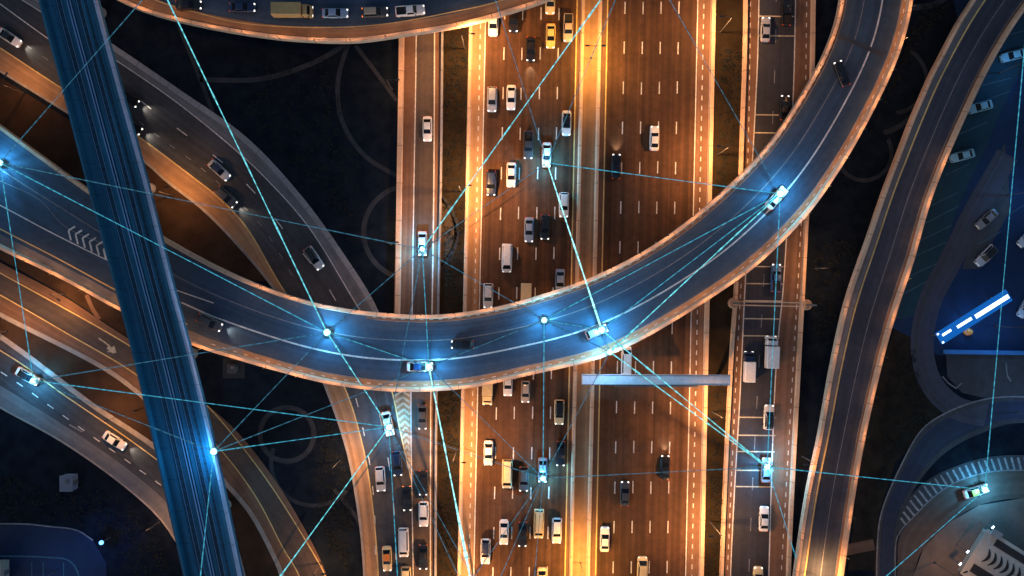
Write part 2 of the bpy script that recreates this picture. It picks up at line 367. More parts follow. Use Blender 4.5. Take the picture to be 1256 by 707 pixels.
el = [(-60, 330), (0, 362), (80, 408), (166, 459), (230, 512), (275, 557), (314, 610), (348, 674), (367, 707), (390, 800)]
e.ribbon(Eu, eu, .07, SHLDD, 70); e.ribbon(el, El, .07, SHLDD, 70)
e.stripe(eu, .22, .085, YEL); e.stripe(el, .22, .085, YEL)
e.stripe([(121, 415), (131, 422), (136, 427)], .3, .09, CHEV)
e.poly([(133, 422), (142, 432), (139, 434), (131, 428)], .094, CHEV); e.poly([(131, 432), (143, 433), (140, 424)], .098, CHEV)
tag(e.build('lower_road'), 'brown two lane road passing under the blue viaduct', kind='structure')
Fu = [(-60, 372), (0, 413), (38, 440), (113, 497), (193, 551), (240, 595), (275, 640), (298, 707), (310, 800)]
Fl = [(-60, 464), (0, 500), (76, 542), (151, 595), (196, 636), (219, 670), (235, 707), (250, 800)]
f = MB(); f.ribbon(Fu, Fl, .05, ASPHA, 70)
fl = [(-60, 436), (0, 473), (100, 536), (165, 582), (208, 621), (232, 660), (252, 707), (265, 800)]
f.ribbon(fl, Fl, .06, GREYS, 60); f.stripe([(-60, 392), (0, 430), (27, 447), (76, 483), (151, 534), (196, 567), (250, 612), (285, 690)], .22, .075, YEL)
f.stripe([(-40, 430), (11, 463), (32, 477), (51, 491), (72, 506), (111, 534), (151, 562), (170, 576), (189, 589), (240, 630)], .2, .075, WHITE, (1.5, 2.3, .4))
f.stripe([(85, 521), (101, 530)], .3, .076, FAINT)
tag(f.build('lower_road'), 'lowest left road with sandy shoulder and white dashes', kind='structure')
Xa = [(917, Y0), (915, 44), (912, 141), (904, 349), (898, 440), (886, 707), (879, Y1)]
Xb = [(1003, Y0), (998, 44), (996, 141), (986, 349), (981, 440), (968, 707), (960, Y1)]
xa = [(934, Y0), (930, 44), (926, 141), (914, 349), (908, 478), (896, 707), (889, Y1)]
xb = [(980, Y0), (975, 44), (972, 141), (961, 349), (952.5, 440), (943, 707), (936, Y1)]
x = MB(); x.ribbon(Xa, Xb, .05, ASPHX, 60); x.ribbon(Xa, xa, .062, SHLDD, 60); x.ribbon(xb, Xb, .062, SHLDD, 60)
x.stripe(xa, .22, .075, WHITE); x.stripe(xb, .22, .075, WHITE)
mid = [((p_[0] + q_[0]) / 2 - 1, p_[1]) for p_, q_ in zip(xa, xb)]
x.stripe(mid, .18, .075, FAINT, (2.6, 5.6, 1)); x.stripe([(923, Y0), (920, 44), (917, 200), (904, 440), (892, 707)], .18, .076, WHITE, (.9, 1.2, 0))
x.stripe([(992, Y0), (989, 44), (986, 200), (970, 500), (958, 707)], .18, .076, WHITE, (.9, 1.2, 0))
for y in (20, 44, 141, 163, 327, 348, 369, 391, 412, 512, 534, 554, 577, 597):
    k = (y - 44) / 663.; x.stripe([(930 - 33 * k, y), (974 - 31 * k, y + .5)], .24, .09, CHEV)
tag(x.build('frontage_road'), 'narrow frontage road crossed by yellow bars right of the highway', kind='structure')
# right: parking, access road and ring road
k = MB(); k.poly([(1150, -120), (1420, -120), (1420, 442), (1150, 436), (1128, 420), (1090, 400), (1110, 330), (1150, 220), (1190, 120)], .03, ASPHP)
k.poly([(1232, 176), (1237, 215), (1238, 260), (1216, 300), (1200, 330), (1180, 330), (1195, 280), (1212, 225)], .045, PATHM)
for (p0, p1) in (((1135, 274), (1176, 253)), ((1128, 296), (1168, 276)), ((1118, 317), (1160, 297)), ((1112, 341), (1152, 322)), ((1106, 362), (1146, 340)), ((1143, 252), (1176, 236)), ((1160, 215), (1190, 201)), ((1176, 165), (1212, 150)), ((1190, 130), (1240, 112)), ((1205, 105), (1240, 96)), ((1228, 45), (1256, 38))):
    k.stripe([p0, p1], .14, .05, FAINTB)
for (p0, p1) in (((1200, 300), (1228, 284)), ((1196, 322), (1222, 306)), ((1240, 262), (1256, 252))): k.stripe([p0, p1], .14, .052, FAINTB)
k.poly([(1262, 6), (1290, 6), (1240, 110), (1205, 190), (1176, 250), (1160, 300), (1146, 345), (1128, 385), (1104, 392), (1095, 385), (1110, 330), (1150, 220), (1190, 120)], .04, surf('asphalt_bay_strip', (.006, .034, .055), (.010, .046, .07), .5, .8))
tag(k.build('parking_road'), 'blue lit parking lot right of the curved ramp', kind='structure')
k = MB(); aw = [(1236, 190), (1196, 260), (1166, 320), (1140, 372), (1131, 425), (1142, 470), (1172, 500), (1210, 510)]
k.stripe(aw, 4.6, .06, surf('access_asphalt', (.045, .05, .07), (.06, .066, .09), .6, .8, .2), n=50); 
k.ribbon([(1228, 186), (1188, 258), (1158, 318), (1131, 370), (1122, 425), (1131, 474), (1160, 506)], [(1231, 186), (1191, 258), (1161, 318), (1135, 371), (1126, 425), (1135, 473), (1163, 503)], .075, PATHM, 40)
k.poly([(1160, 428), (1256, 432), (1300, 440), (1300, 490), (1215, 490), (1180, 482), (1162, 462)], .035, PATHM)
k.stripe([(1156, 462), (1165, 472), (1172, 476)], .25, .09, FAINT); k.stripe([(1180, 470), (1172, 477)], .25, .094, FAINT)
k.stripe([(1234, 445), (1236, 462), (1240, 468)], .3, .09, FAINT)
Ro = [(1076, 800), (1076, 672), (1081, 630), (1102, 578), (1132, 526), (1162, 506), (1196, 493), (1221, 488), (1256, 487), (1330, 496)]
Ri = [(1100, 800), (1100, 672), (1103, 640), (1119, 604), (1150, 564), (1179, 543), (1208, 530), (1230, 522), (1256, 519), (1330, 528)]
k.ribbon(Ro, Ri, .05, ASPHN, 70); k.ribbon(Ro, Ri, .065, PATHM, 70, 0, .16); k.ribbon(Ro, Ri, .065, PATHM, 70, .84, 1)
k.stripe(Ro, .3, .08, FAINT); 
Ho = [(1102, 651), (1105, 632), (1121, 606), (1144, 587), (1180, 571), (1215, 562), (1256, 560), (1330, 566)]
Hi = [(1103, 658), (1121, 634), (1144, 611), (1168, 594), (1190, 585), (1215, 579), (1256, 577), (1330, 583)]
lane = [(1103, 660), (1121, 634), (1144, 611), (1168, 594), (1190, 585), (1215, 579), (1256, 577), (1330, 583)]
k.ribbon(Ho, Hi, .055, PATHM, 50)
k.ribbon([(1098, 800), (1101, 690), (1103, 660)] + Hi[1:], [(1118, 800), (1121, 705), (1133, 672), (1168, 639), (1201, 620), (1256, 611), (1330, 617)], .052, ASPHR, 60)
ho, hi = cr(Ho, 33), cr(Hi, 33)
for i in range(2, 33): k.stripe([tuple(ho[i] * .92 + hi[i] * .08), tuple(hi[i] * .95 + ho[i] * .05)], .42, .085, surf('dim_hatch_paint', (.16, .17, .18), (.34, .35, .36), 1.2, .8, bump=0))
k.stripe(Ho, .5, .075, PATHM); k.stripe([(1098, 800), (1098, 707), (1101, 658)] + Hi[1:], .22, .09, FAINT)
k.poly([(1118, 800), (1121, 705), (1133, 672), (1150, 654), (1168, 639), (1201, 620), (1256, 611), (1330, 617), (1420, 800)], .045, PLAZA)
tag(k.build('ring_road'), 'curving dark ring road with hatched inner band at lower right', kind='structure')
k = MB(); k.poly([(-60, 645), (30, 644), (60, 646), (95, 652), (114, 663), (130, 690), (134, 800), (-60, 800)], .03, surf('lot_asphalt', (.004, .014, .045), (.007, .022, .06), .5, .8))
k.stripe([(-60, 644), (30, 643), (60, 646), (95, 651), (114, 663)], .28, .05, FAINT); k.stripe([(-60, 682), (60, 684), (85, 688), (97, 707), (100, 790)], .3, .05, FAINTB)
for xx in (39, 53, 78): k.stripe([(xx, 690), (xx, 760)], .18, .055, FAINTB)
tag(k.build('parking_road'), 'small blue lit parking lot at lower left', kind='structure')

# ------------------------------------------------------------------ kerbs and crash barriers
JER = lambda hgt, wt=.32, wb=.62: [(-wb / 2, 0), (-wb / 2, .2), (-wt / 2, .45), (-wt / 2, hgt), (wt / 2, hgt), (wt / 2, .45), (wb / 2, .2), (wb / 2, 0)]
def barrier(pts, label, mat=CONC, hgt=.95, wt=.4, wb=.8, name='crash_barrier', cat='barrier'):
    m = MB(); m.wall(pts, JER(hgt, wt, wb), hgt, mat); return tag(m.build(name), label, cat)
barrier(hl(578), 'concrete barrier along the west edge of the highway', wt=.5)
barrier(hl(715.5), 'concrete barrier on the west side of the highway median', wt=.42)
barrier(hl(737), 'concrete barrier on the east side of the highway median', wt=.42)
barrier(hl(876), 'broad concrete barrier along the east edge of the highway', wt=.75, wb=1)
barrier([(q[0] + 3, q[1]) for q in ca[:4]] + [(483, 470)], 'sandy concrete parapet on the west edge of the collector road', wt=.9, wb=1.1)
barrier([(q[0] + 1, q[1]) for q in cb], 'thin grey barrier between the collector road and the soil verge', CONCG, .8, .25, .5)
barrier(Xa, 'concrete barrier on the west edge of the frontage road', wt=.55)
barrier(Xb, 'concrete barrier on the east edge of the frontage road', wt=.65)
def kerb(pts, label, wd, mat=KERB):
    m = MB(); m.wall(pts, [(-wd / 2, 0), (-wd / 2, .13), (wd / 2, .13), (wd / 2, 0)], .13, mat); return tag(m.build('kerb'), label, 'kerb')
kerb(El, 'pale kerb between the lower left road and the bare brown strip', .9)
kerb(Fu, 'pale kerb on the upper side of the lowest left road', 1.0)
kerb(E1[:9], 'grey kerb on the outer edge of the ramp from the upper left', 1.1, CONCG)
kerb(E2, 'sandy kerb on the inner edge of the merging ramp', .5)
kerb(Fl, 'thin kerb beside the sandy shoulder of the lowest road', .35)

# ------------------------------------------------------------------ flyovers
def side(pts, other):
    a, b = Vector(pts[len(pts) // 2]), Vector(pts[len(pts) // 2 + 1] if len(pts) // 2 + 1 < len(pts) else pts[-1]); t = b - a
    o = Vector(other[len(other) // 2]) - a
    return 1 if (t.x * -(-o.y)) * -1 + 0 == 0 else (1 if (t.x * (-o.y) - (-t.y) * o.x) > 0 else -1)
def bridge(name, label, cat, A, B, z, mat, paint, piers, n=90, thick=1.5, ph=1.0, pw=.85, pmat=CONC, pmb=None):
    root = empty(name, P(*A[len(A) // 2], 0), label=label, cat=cat)
    inv = -root.location
    m = MB(); m.ribbon(A, B, z, mat, n)
    a_ = [P(*q, z) for q in cr(A, n)]; b_ = [P(*q, z) for q in cr(B, n)]
    dn = Vector((0, 0, thick))
    for i in range(n):
        m.face([a_[i], a_[i + 1], a_[i + 1] - dn * .45, a_[i] - dn * .45], pmat); m.face([b_[i], b_[i + 1], b_[i + 1] - dn * .45, b_[i] - dn * .45], pmat)
        ai, aj = a_[i].lerp(b_[i], .2) - dn, a_[i + 1].lerp(b_[i + 1], .2) - dn; bi, bj = a_[i].lerp(b_[i], .8) - dn, a_[i + 1].lerp(b_[i + 1], .8) - dn
        m.face([a_[i] - dn * .45, a_[i + 1] - dn * .45, aj, ai], CONCD); m.face([ai, aj, bj, bi], CONCD); m.face([b_[i] - dn * .45, b_[i + 1] - dn * .45, bj, bi], CONCD)
    paint(m); m.build('deck', root, loc=inv)
    for E, O, mm in ((A, B, pmat), (B, A, pmb or pmat)):
        s = side(E, O); q = MB(); q.wall(E, [(s * .02, z - .3), (s * .02, z + ph), (s * (pw * .75), z + ph), (s * pw, z + .01), (s * pw, z - .3)], z, mm, n); q.build('parapet', root, loc=inv)
    for (px, py) in piers:
        q = MB(); c0 = P(px, py, z - thick); r = 1.1
        q.tube([(c0.x, c0.y, 0), (c0.x, c0.y, z - thick - 1.6), (c0.x, c0.y, z - thick + .1)], [r, r, r * 2.0], CONCD, 20); q.build('pier', root, loc=inv)
    return root
ZB, ZC, ZD, ZM = 7.5, 7.5, 4.2, 14.5
BA = [(-80, 95), (0, 153), (60, 197), (112, 234), (160, 266), (200, 290), (260, 323), (320, 350), (390, 372), (459, 383), (537, 386), (600, 378), (645, 367), (730, 338), (804, 299), (880, 240), (941, 178), (979, 122), (1009, 68), (1026, 20), (1034, -40), (1036, -110)]
BB = [(-150, 230), (-70, 268), (0, 305), (75, 341), (149, 381), (192, 401), (234, 422), (296, 442), (345, 456), (401, 470), (466, 479), (522, 480), (580, 475), (654, 459), (734, 440), (784, 418), (860, 373), (928, 325), (989, 264), (1021, 220), (1050, 173), (1094, 85), (1111, 34), (1120, -20), (1126, -110)]
def paintB(m):
    z = ZB
    m.ribbon(BA, BB, z + .012, SHLDD, 90, .035, .095, .42, 1); m.ribbon(BA, BB, z + .012, SHLD, 90, .875, .97, .3, 1); m.ribbon(BA, BB, z + .012, GREYS, 90, .875, .97, 0, .3)  # shoulder bands; the warm edge light is put into their colours
    A, B = cr(BA, 120), cr(BB, 120); at = lambda f, i0=0, i1=120: [tuple(A[i].lerp(B[i], f)) for i in range(i0, i1 + 1, 3)]
    m.stripe(at(.345), .2, z + .03, FAINT); m.stripe(at(.60, 30), .30, z + .03, WHITE); m.stripe(at(.87, 20), .16, z + .03, FAINT); m.stripe(at(.10, 50), .12, z + .03, FAINT)
    m.stripe(at(.92, 33), .13, z + .034, WHITE, (.8, 1.5, 0)); m.stripe(at(.066, 50), .09, z + .034, WHITE, (.8, 1.1, 0))
    m.stripe([(-100, 228), (0, 281), (70, 317), (142, 356), (190, 380), (230, 398)], .22, z + .036, YEL); m.stripe([(-60, 222), (0, 252), (60, 284), (133, 320), (200, 350), (262, 372)], .22, z + .04, WHITE)
    m.stripe([(0, 222), (48, 245), (80, 278), (133, 302), (200, 332)], .14, z + .032, FAINT)
    for k in range(7):
        x0, y0 = 84 + k * 8.6, 283 + k * 4.6
        m.stripe([(x0 + 8, y0 - 5), (x0, y0)], .34, z + .044, WHITE); m.stripe([(x0, y0), (x0 + 3, y0 + 12)], .34, z + .048, WHITE)
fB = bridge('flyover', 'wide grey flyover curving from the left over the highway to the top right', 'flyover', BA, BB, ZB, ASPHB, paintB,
            [(724, 390), (556, 436), (890, 300), (1040, 120), (330, 404), (478, 434), (250, 372), (1000, 200), (30, 240)], 120)
q = MB(); A_, B_ = cr(BA, 120), cr(BB, 120)
q.stripe([(1028, 44), (1055, 55), (1084, 68)], .9, ZB + .06, plain('joint_rubber', (.032, .038, .05), .8)); q.build('expansion_joint', fB, loc=-fB.location)
CA = [(-10, -150), (120, -95), (260, -50), (400, -35), (520, -48), (640, -95), (760, -170)]
CB = [(20, -70), (141, -1), (183, 17), (250, 34), (320, 46), (368, 51), (436, 52.5), (500, 44), (571, 32), (628, 16), (677, -1), (800, -70)]
def paintC(m):
    m.ribbon(CA, CB, ZC + .012, SHLD, 90, .80, .97)
    m.stripe([(60, -70), (180, -4), (250, 18), (300, 29), (402, 34), (470, 30), (545, 17), (620, -1), (700, -40)], .22, ZC + .03, YEL)
    m.stripe([(60, -110), (180, -40), (300, -8), (402, -2), (470, -6), (545, -18), (620, -40)], .18, ZC + .03, WHITE, (2.6, 5, 0))
bridge('flyover', 'arched flyover with queued vehicles along the top edge', 'flyover', CA, CB, ZC, ASPHB, paintC, [(556, -10), (726, -60), (330, 0), (200, -40)], 80)
DA = [(1250, -90), (1191, 0), (1172, 30), (1151, 70), (1138, 95), (1126, 123), (1116, 146), (1100, 188), (1082, 235), (1064, 288), (1036, 370), (1018, 450), (1003, 534), (988, 606), (973, 707), (958, 830)]
DB = [(1345, -90), (1262, 4), (1220, 68), (1186, 136), (1142, 240), (1118, 322), (1096, 388), (1079, 450), (1056, 553), (1036, 680), (1031, 720), (1018, 830)]
def paintD(m):
    A, B = cr(DA, 60), cr(DB, 60); at = lambda f: [tuple(A[i].lerp(B[i], f)) for i in range(0, 61, 2)]
    m.ribbon(DA, DB, ZD + .012, GREYS, 80, .04, .21); m.ribbon(DA, DB, ZD + .012, SHLDD, 80, .87, .97)
    m.stripe(at(.235), .3, ZD + .03, YEL); m.stripe(at(.56), .14, ZD + .03, FAINT); m.stripe(at(.86), .12, ZD + .03, FAINT)
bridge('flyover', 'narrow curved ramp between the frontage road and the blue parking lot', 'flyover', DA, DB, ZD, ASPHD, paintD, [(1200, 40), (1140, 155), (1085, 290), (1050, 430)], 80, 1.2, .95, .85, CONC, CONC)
# metro viaduct
MA = [(25, -110), (50, 0), (78, 105), (112, 235), (142, 345), (171, 458), (198, 575), (228, 707), (255, 830)]
MBb = [(95, -110), (120, 0), (150, 112), (182, 228), (210, 340), (238, 445), (266, 560), (297, 707), (322, 830)]
def paintM(m):
    z = ZM
    for f0, f1, mm, dz in ((.03, .19, BLUE1, .012), (.19, .25, BLUE3, .016), (.36, .45, BLUE3, .016), (.54, .60, BLUE3, .012), (.71, .75, BLUE3, .012), (.80, .97, BLUE3, .014), (.86, .91, BLUE1, .02)): m.ribbon(MA, MBb, z + dz, mm, 60, f0, f1)
    A, B = cr(MA, 60), cr(MBb, 60)
    for f, wd, mm in ((.455, .22, RAIL), (.505, .22, RAIL), (.27, .07, RAIL), (.35, .07, RAIL), (.62, .07, RAIL), (.70, .07, RAIL)):
        m.stripe([tuple(A[i].lerp(B[i], f)) for i in range(0, 61, 2)], wd, z + .15, mm)
bridge('metro_viaduct', 'straight blue rail viaduct crossing above all roads at left', 'viaduct', MA, MBb, ZM, BLUE2, paintM, [(85, -10), (150, 222), (206, 440), (250, 640)], 60, 2.2, 1.1, .55, BLUE1, surf('lit_pale_parapet', (.28, .36, .52), (.38, .46, .64), 1, .7, .1, 6))  # light on the right parapet is put into its paler colour

# ------------------------------------------------------------------ lamps
def make_lamp(double, hgt, arm):
    root = empty('street_lamp', (0, 0, 0)); q = MB(); q.tube([(0, 0, 0), (0, 0, .5), (0, 0, .55), (0, 0, hgt)], [.18, .18, .08, .05], MAST, 10); q.build('pole', root, True)
    for s in ((1, -1) if double else (1,)):
        q = MB(); q.tube([(0, 0, hgt - .4), (s * arm * .4, 0, hgt - .05), (s * arm, 0, hgt)], .04, MAST, 6); q.build('arm', root)
        q = MB(); q.box((s * (arm + .35), 0, hgt), (.8, .3, .14), MAST); hd = q.build('lamp_head', root)
        q = MB(); q.box((s * (arm + .35), 0, hgt - .1), (.6, .2, .04), LAMPW); q.build('lens', hd)
    return root
def lamp(px, py, rz, label, power=3500, color=WARM, double=False, hgt=10, arm=1.8, spot=155, base=0):
    r = make_lamp(double, hgt, arm); r.location = P(px, py, base); r.rotation_euler = (0, 0, R(rz)); tag(r, label, 'street lamp')
    for s in ((1, -1) if double else (1,)): light('SPOT', 'lamp_light', (s * (arm + .35), 0, hgt - .2), power, color, r, spot, .25)
    return r
for y, n_ in ((72, 'near the top edge'), (690, 'near the bottom edge'), (395, 'under the curved flyover')):
    lamp(*HW(726.5, y), 0, 'double headed street lamp standing in the highway median ' + n_, 8000 if y != 395 else 9000, (1, .47, .09) if y != 395 else WARM, True, 9 if y != 395 else 5.2, 1.2)
for i, y in enumerate((-130, 60, 235, 555, 720)):  # verge lamps added to spread warm light over the carriageways
    lamp(*HW(571, y), 0, f'added street lamp on the verge west of the highway, {["beyond the top edge", "uppermost in the view", "north of the curved flyover", "south of the curved flyover", "lowest at the bottom edge"][i]}', 23000)
for i, y in enumerate((-130, 40, 190, 505, 640)):
    lamp(*HW(884, y), 180, f'added street lamp on the verge east of the highway, {["beyond the top edge", "uppermost in the view", "north of the curved flyover", "just south of the grey gantry", "lowest in the view"][i]}', 18000)
for px, py, rz, lb, pw in ((212, 240, 20, 'lamp post on the bare soil wedge beside the ramp', 4200), (9, 407, 30, 'lamp post on the brown strip at the left edge', 4000), (166, 504, 200, 'lamp post on the brown strip beside the blue viaduct', 4600),
                           (196, 640, 30, 'lamp post at the tip of the sandy shoulder of the lowest road', 2400), (417, 565, 10, 'lamp post on the dark ground left of the merging ramp', 5200), (395, 690, 10, 'added lamp post between the two roads at the bottom edge', 4200),
                           (80, 361, -30, 'lamp post on the soil under the wide flyover edge', 3600), (480, 300, 0, 'added lamp post left of the collector road by the ring path', 2200), (481, 110, 0, 'added lamp post left of the collector road near the top', 1800),
                           (985, 693, 0, 'lamp post at the foot of the narrow right ramp', 6500), (30, 115, 60, 'lamp post on the brown soil below the ramp at upper left', 2800), (1000, 330, 180, 'added lamp post east of the frontage road by its thin gantry', 2600), (984, 560, 180, 'added lamp post east of the frontage road beside the curved ramp', 2600),
                           (1146, 690, 20, 'lamp post on the plaza west of the ribbed roof building', 1300)):
    lamp(px, py, rz, lb, pw, hgt=8 if px != 80 else 6)  # some of these posts are added only for warm light on the roads
def low_light(px, py, z, power, color, label, name='bulkhead_lamp'):
    r = empty(name, P(px, py, z), label=label, cat='lamp'); q = MB(); q.tube([(0, 0, -.12), (0, 0, .05), (0, 0, .12)], [.16, .18, .1], STEEL, 10); q.build('housing', r); q = MB(); q.tube([(0, 0, -.2), (0, 0, -.12)], [.1, .14], LAMPW, 10); q.build('lens', r)
    light('POINT', 'lamp_light', (0, 0, -.4), power, color, r, None, .15)

def parapet_fill_lamps(E, z, i0, i1, step, power, label, group, color=(1, .44, .17)):  # unseen post lamps added to give the parapets their orange glow
    tot = sum((Vector(a) - Vector(b)).length for a, b in zip(E, E[1:])) / S; n = int(tot / step); pts = cr(E, n); src = None
    for i in range(n + 1):
        if not (i0 <= i / n <= i1) or not (-40 < pts[i].x < 1300 and -60 < pts[i].y < 760): continue
        if src is None:
            r = empty('parapet_fill_lamp', (0, 0, 0)); q = MB(); q.tube([(0, 0, -.1), (0, 0, 2.15)], .04, MAST, 6); q.build('post', r); q = MB(); q.tube([(0, 0, 2.14), (0, 0, 2.2), (0, 0, 2.26)], [.1, .12, .06], MAST, 8); hd = q.build('lamp_head', r)
            q = MB(); q.tube([(0, 0, 2.1), (0, 0, 2.135)], [.07, .09], LAMPW, 8); q.build('lens', hd); light('POINT', 'lamp_light', (0, 0, 2.0), power, color, r, None, .1); src = r
        else: r = copy_tree(src)
        tag(r, label, 'lamp', group); r.location = P(*pts[i], z + .95)
for E, z, i0, i1, st, pw, lb in ((BA, ZB, .3, .95, 6.5, 400, 'small post lamp on the inner north parapet of the wide flyover'), (BB, ZB, .12, .95, 6.5, 480, 'small post lamp on the outer south parapet of the wide flyover'),
                                 (CB, ZC, .1, .95, 7, 380, 'small post lamp on the south parapet of the top flyover'), (DB, ZD, .34, .95, 8, 330, 'small post lamp on the east parapet of the narrow curved ramp'), (DA, ZD, .5, .9, 9, 200, 'small post lamp on the west parapet of the narrow curved ramp')):
    parapet_fill_lamps(E, z, i0, i1, st, pw, lb, lb.replace('small post lamp', 'lamps'))
# blue lamps of the lots
r = empty('lamp_post', P(124, 666, 3.8) - Vector((0, 0, 3.8)), label='blue white lamp on a post at the corner of the small lower left lot', cat='lamp')
q = MB(); q.tube([(0, 0, 0), (0, 0, 3.4)], [.09, .06], STEEL); q.build('pole', r); q = MB(); q.tube([(0, 0, 3.4), (0, 0, 3.55), (0, 0, 3.85), (0, 0, 4.0)], [.2, .42, .42, .15], glow('blue_lamp_glow', (.16, .5, 1), 2.2), 14); q.build('lamp_globe', r, True)
light('POINT', 'lamp_light', (0, 0, 4.6), 900, (.05, .25, 1), r, None, .2)
for px, py, lb, pw in ((70, 700, 'added short blue lamp post among the lower left parking bays', 700), (1236, 240, 'added blue lamp post in the middle of the right parking lot', 900), (1225, 90, 'added blue lamp post in the upper part of the right parking lot', 900), (1220, 400, 'added blue lamp post behind the lit blue canopy', 900), (1247, 506, 'added lamp post beside the ring road at the right edge', 700)):  # posts added to wash the lots in blue light
    r = make_lamp(False, 7, 1.0); r.location = P(px, py, 0); tag(r, lb, 'street lamp'); light('SPOT', 'lamp_light', (1.3, 0, 6.7), pw, BLU, r, 160, .2)

# ------------------------------------------------------------------ gantries, canopy, building, small structures
g_ = empty('sign_gantry', P(724, 466, 0), label='pale grey box gantry spanning the right carriageway south of the flyover', cat='gantry'); inv = -g_.location
ZG = 7.2
a0, a1 = P(714, 466, ZG), P(896, 467, ZG); ln = (a1 - a0).length; an = math.atan2(a1.y - a0.y, a1.x - a0.x)
q = MB(); q.box((a0 + a1) / 2 + Vector((0, 0, -.5)), (ln, 2.0, 1.0), PSTEEL, an, .08); q.build('beam', g_, loc=inv)
q = MB(); q.box((a0 + a1) / 2 + Vector((0, .92, .06)), (ln - .2, .1, .12), STEEL, an); q.box((a0 + a1) / 2 + Vector((0, -.92, .06)), (ln - .2, .1, .12), STEEL, an); q.build('handrail', g_, loc=inv)
for px in (722, 891):
    b0 = P(px, 466.5, ZG); q = MB(); q.box((b0.x, b0.y, 3.2), (.5, .6, 6.4), STEEL, an); q.build('post', g_, loc=inv)
q = MB(); s0 = P(805, 474, 6.4); q.box((s0.x, s0.y, 5.9), (16, .18, 2.2), plain('sign_back', (.2, .22, .25), .5), an); q.build('sign_panel', g_, loc=inv)
g_ = empty('sign_gantry', P(899, 372, 0), label='thin steel gantry over the frontage road with rounded bases in its barriers', cat='gantry'); inv = -g_.location
a0, a1 = P(899, 372, 6), P(987, 374, 6)
q = MB()
for dy in (-.35, .35): q.tube([a0 + Vector((0, dy, 0)), a1 + Vector((0, dy, 0))], .12, CONC, 8)
q.build('beam', g_, loc=inv)
for px, py in ((899, 372), (988, 374)):
    b0 = P(px, py, 0); q = MB(); q.tube([(b0.x, b0.y, 0), (b0.x, b0.y, .9), (b0.x, b0.y, 1.0)], [1.1, 1.05, .95], CONC, 24); q.build('plinth', g_, loc=inv)
    q = MB(); q.tube([(b0.x, b0.y, .9), (b0.x, b0.y, 5.9)], .2, STEEL, 10); q.build('post', g_, loc=inv)
# lit canopy
c0 = P(1195, 389, 5); an = math.atan2(416 - 362, 1238 - 1152); L = math.hypot(86, 54) / S * .97
cn = empty('lit_canopy', (c0.x, c0.y, 0), an, label='long bright blue canopy with glowing white roof panels in the parking lot', cat='canopy')
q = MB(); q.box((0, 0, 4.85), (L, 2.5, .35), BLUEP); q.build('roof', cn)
for x0, x1, y0, y1 in ((-7.2, -5.2, .05, .5), (-3.9, -.6, -.2, .35), (.2, 7.8, -.5, .3)):
    q = MB(); q.box(((x0 + x1) / 2, (y0 + y1) / 2, 5.06), (x1 - x0, y1 - y0, .07), BLUEL); q.build('light_panel', cn)
for xx in (-L / 2 + 1, 0, L / 2 - 1):
    q = MB(); q.tube([(xx, 0, 0), (xx, 0, 4.7)], .12, STEEL); q.build('post', cn)
for yy in (-1.05, 1.05):
    q = MB(); q.box((-L / 2 + .25, yy * .9, 5.08), (.35, .3, .12), BLUEL); q.build('end_light', cn)
light('POINT', 'canopy_light', (0, -1.5, 3.5), 500, BLU, cn, None, .5)
q = MB(); q.wall([(1160, 432), (1200, 432.5), (1300, 434)], [(-.4, 0), (-.4, 1.0), (.4, 1.0), (.4, 0)], 1.0, surf('blue_lit_wall', (.03, .16, .42), (.05, .22, .52), .8, .7)); tag(q.build('low_wall'), 'straight low blue wall south of the lit canopy', 'wall')  # blue light falling on the wall is put into its colour
bl = empty('barrel', P(1186, 407, 0), label='orange barrel beside the lit blue canopy', cat='barrel'); q = MB(); q.tube([(0, 0, 0), (0, 0, .3), (0, 0, .33), (0, 0, 1.2), (0, 0, 1.3)], [.8, .8, .68, .6, .5], PAINT['orange'], 18); q.build('drum', bl, True)
q = MB(); q.tube([(0, 0, .65), (0, 0, .9)], [.66, .63], PAINT['white'], 18, False); q.build('reflective_band', bl)
# ribbed roof building
O = P(1206, 662, 2); O.z = 0; ang = -math.atan2(.53, .85); K = 1 / S
bd = empty('station_building', O, ang, label='low building with ribbed skylight roof at the lower right corner', cat='building')
q = MB(); q.box((58 * K, -18 * K, 2.9), (116 * K, 60 * K, 5.8), WALLM, 0, .02); q.build('wall', bd)
q = MB(); q.box((58 * K, -18 * K, 6.0), (120 * K, 64 * K, .4), ROOFM, 0, .05); rf = q.build('roof', bd)
for y_, wd, x0 in ((5, 9, 14), (-36, 11, 6)):
    q = MB(); q.box(((x0 + 112) / 2 * K, y_ * K, 6.25), ((112 - x0) * K, wd * K, .25), ROOFD, 0, .04); q.build('skylight', bd)
for i in range(11):
    cx = (12 + i * 8.6) * K; q = MB(); lo = []
    for j in range(9):
        t = -1 + j / 4; th = .5 * (1 - t * t) + .1; xx = cx + .75 * (1 - t * t); yy = (-15 + 9 * t) * K
        lo.append([(xx - th / 2, yy, 6.2), (xx - th / 2, yy, 6.5), (xx + th / 2, yy, 6.62), (xx + th / 2, yy, 6.2)])
    q.loft(lo, BLACK); q.build('roof_louvre', bd)
q = MB(); q.box((10 * K, 14 * K, 6.5), (2.2, 1.4, .8), plain('roof_unit', (.25, .25, .26), .6)); q.build('roof_unit', bd)
q = MB(); q.wall([(0, 0), (1, 1)], [(0, 0), (0, 1), (.1, 1)], 0, ROOFM) if False else None
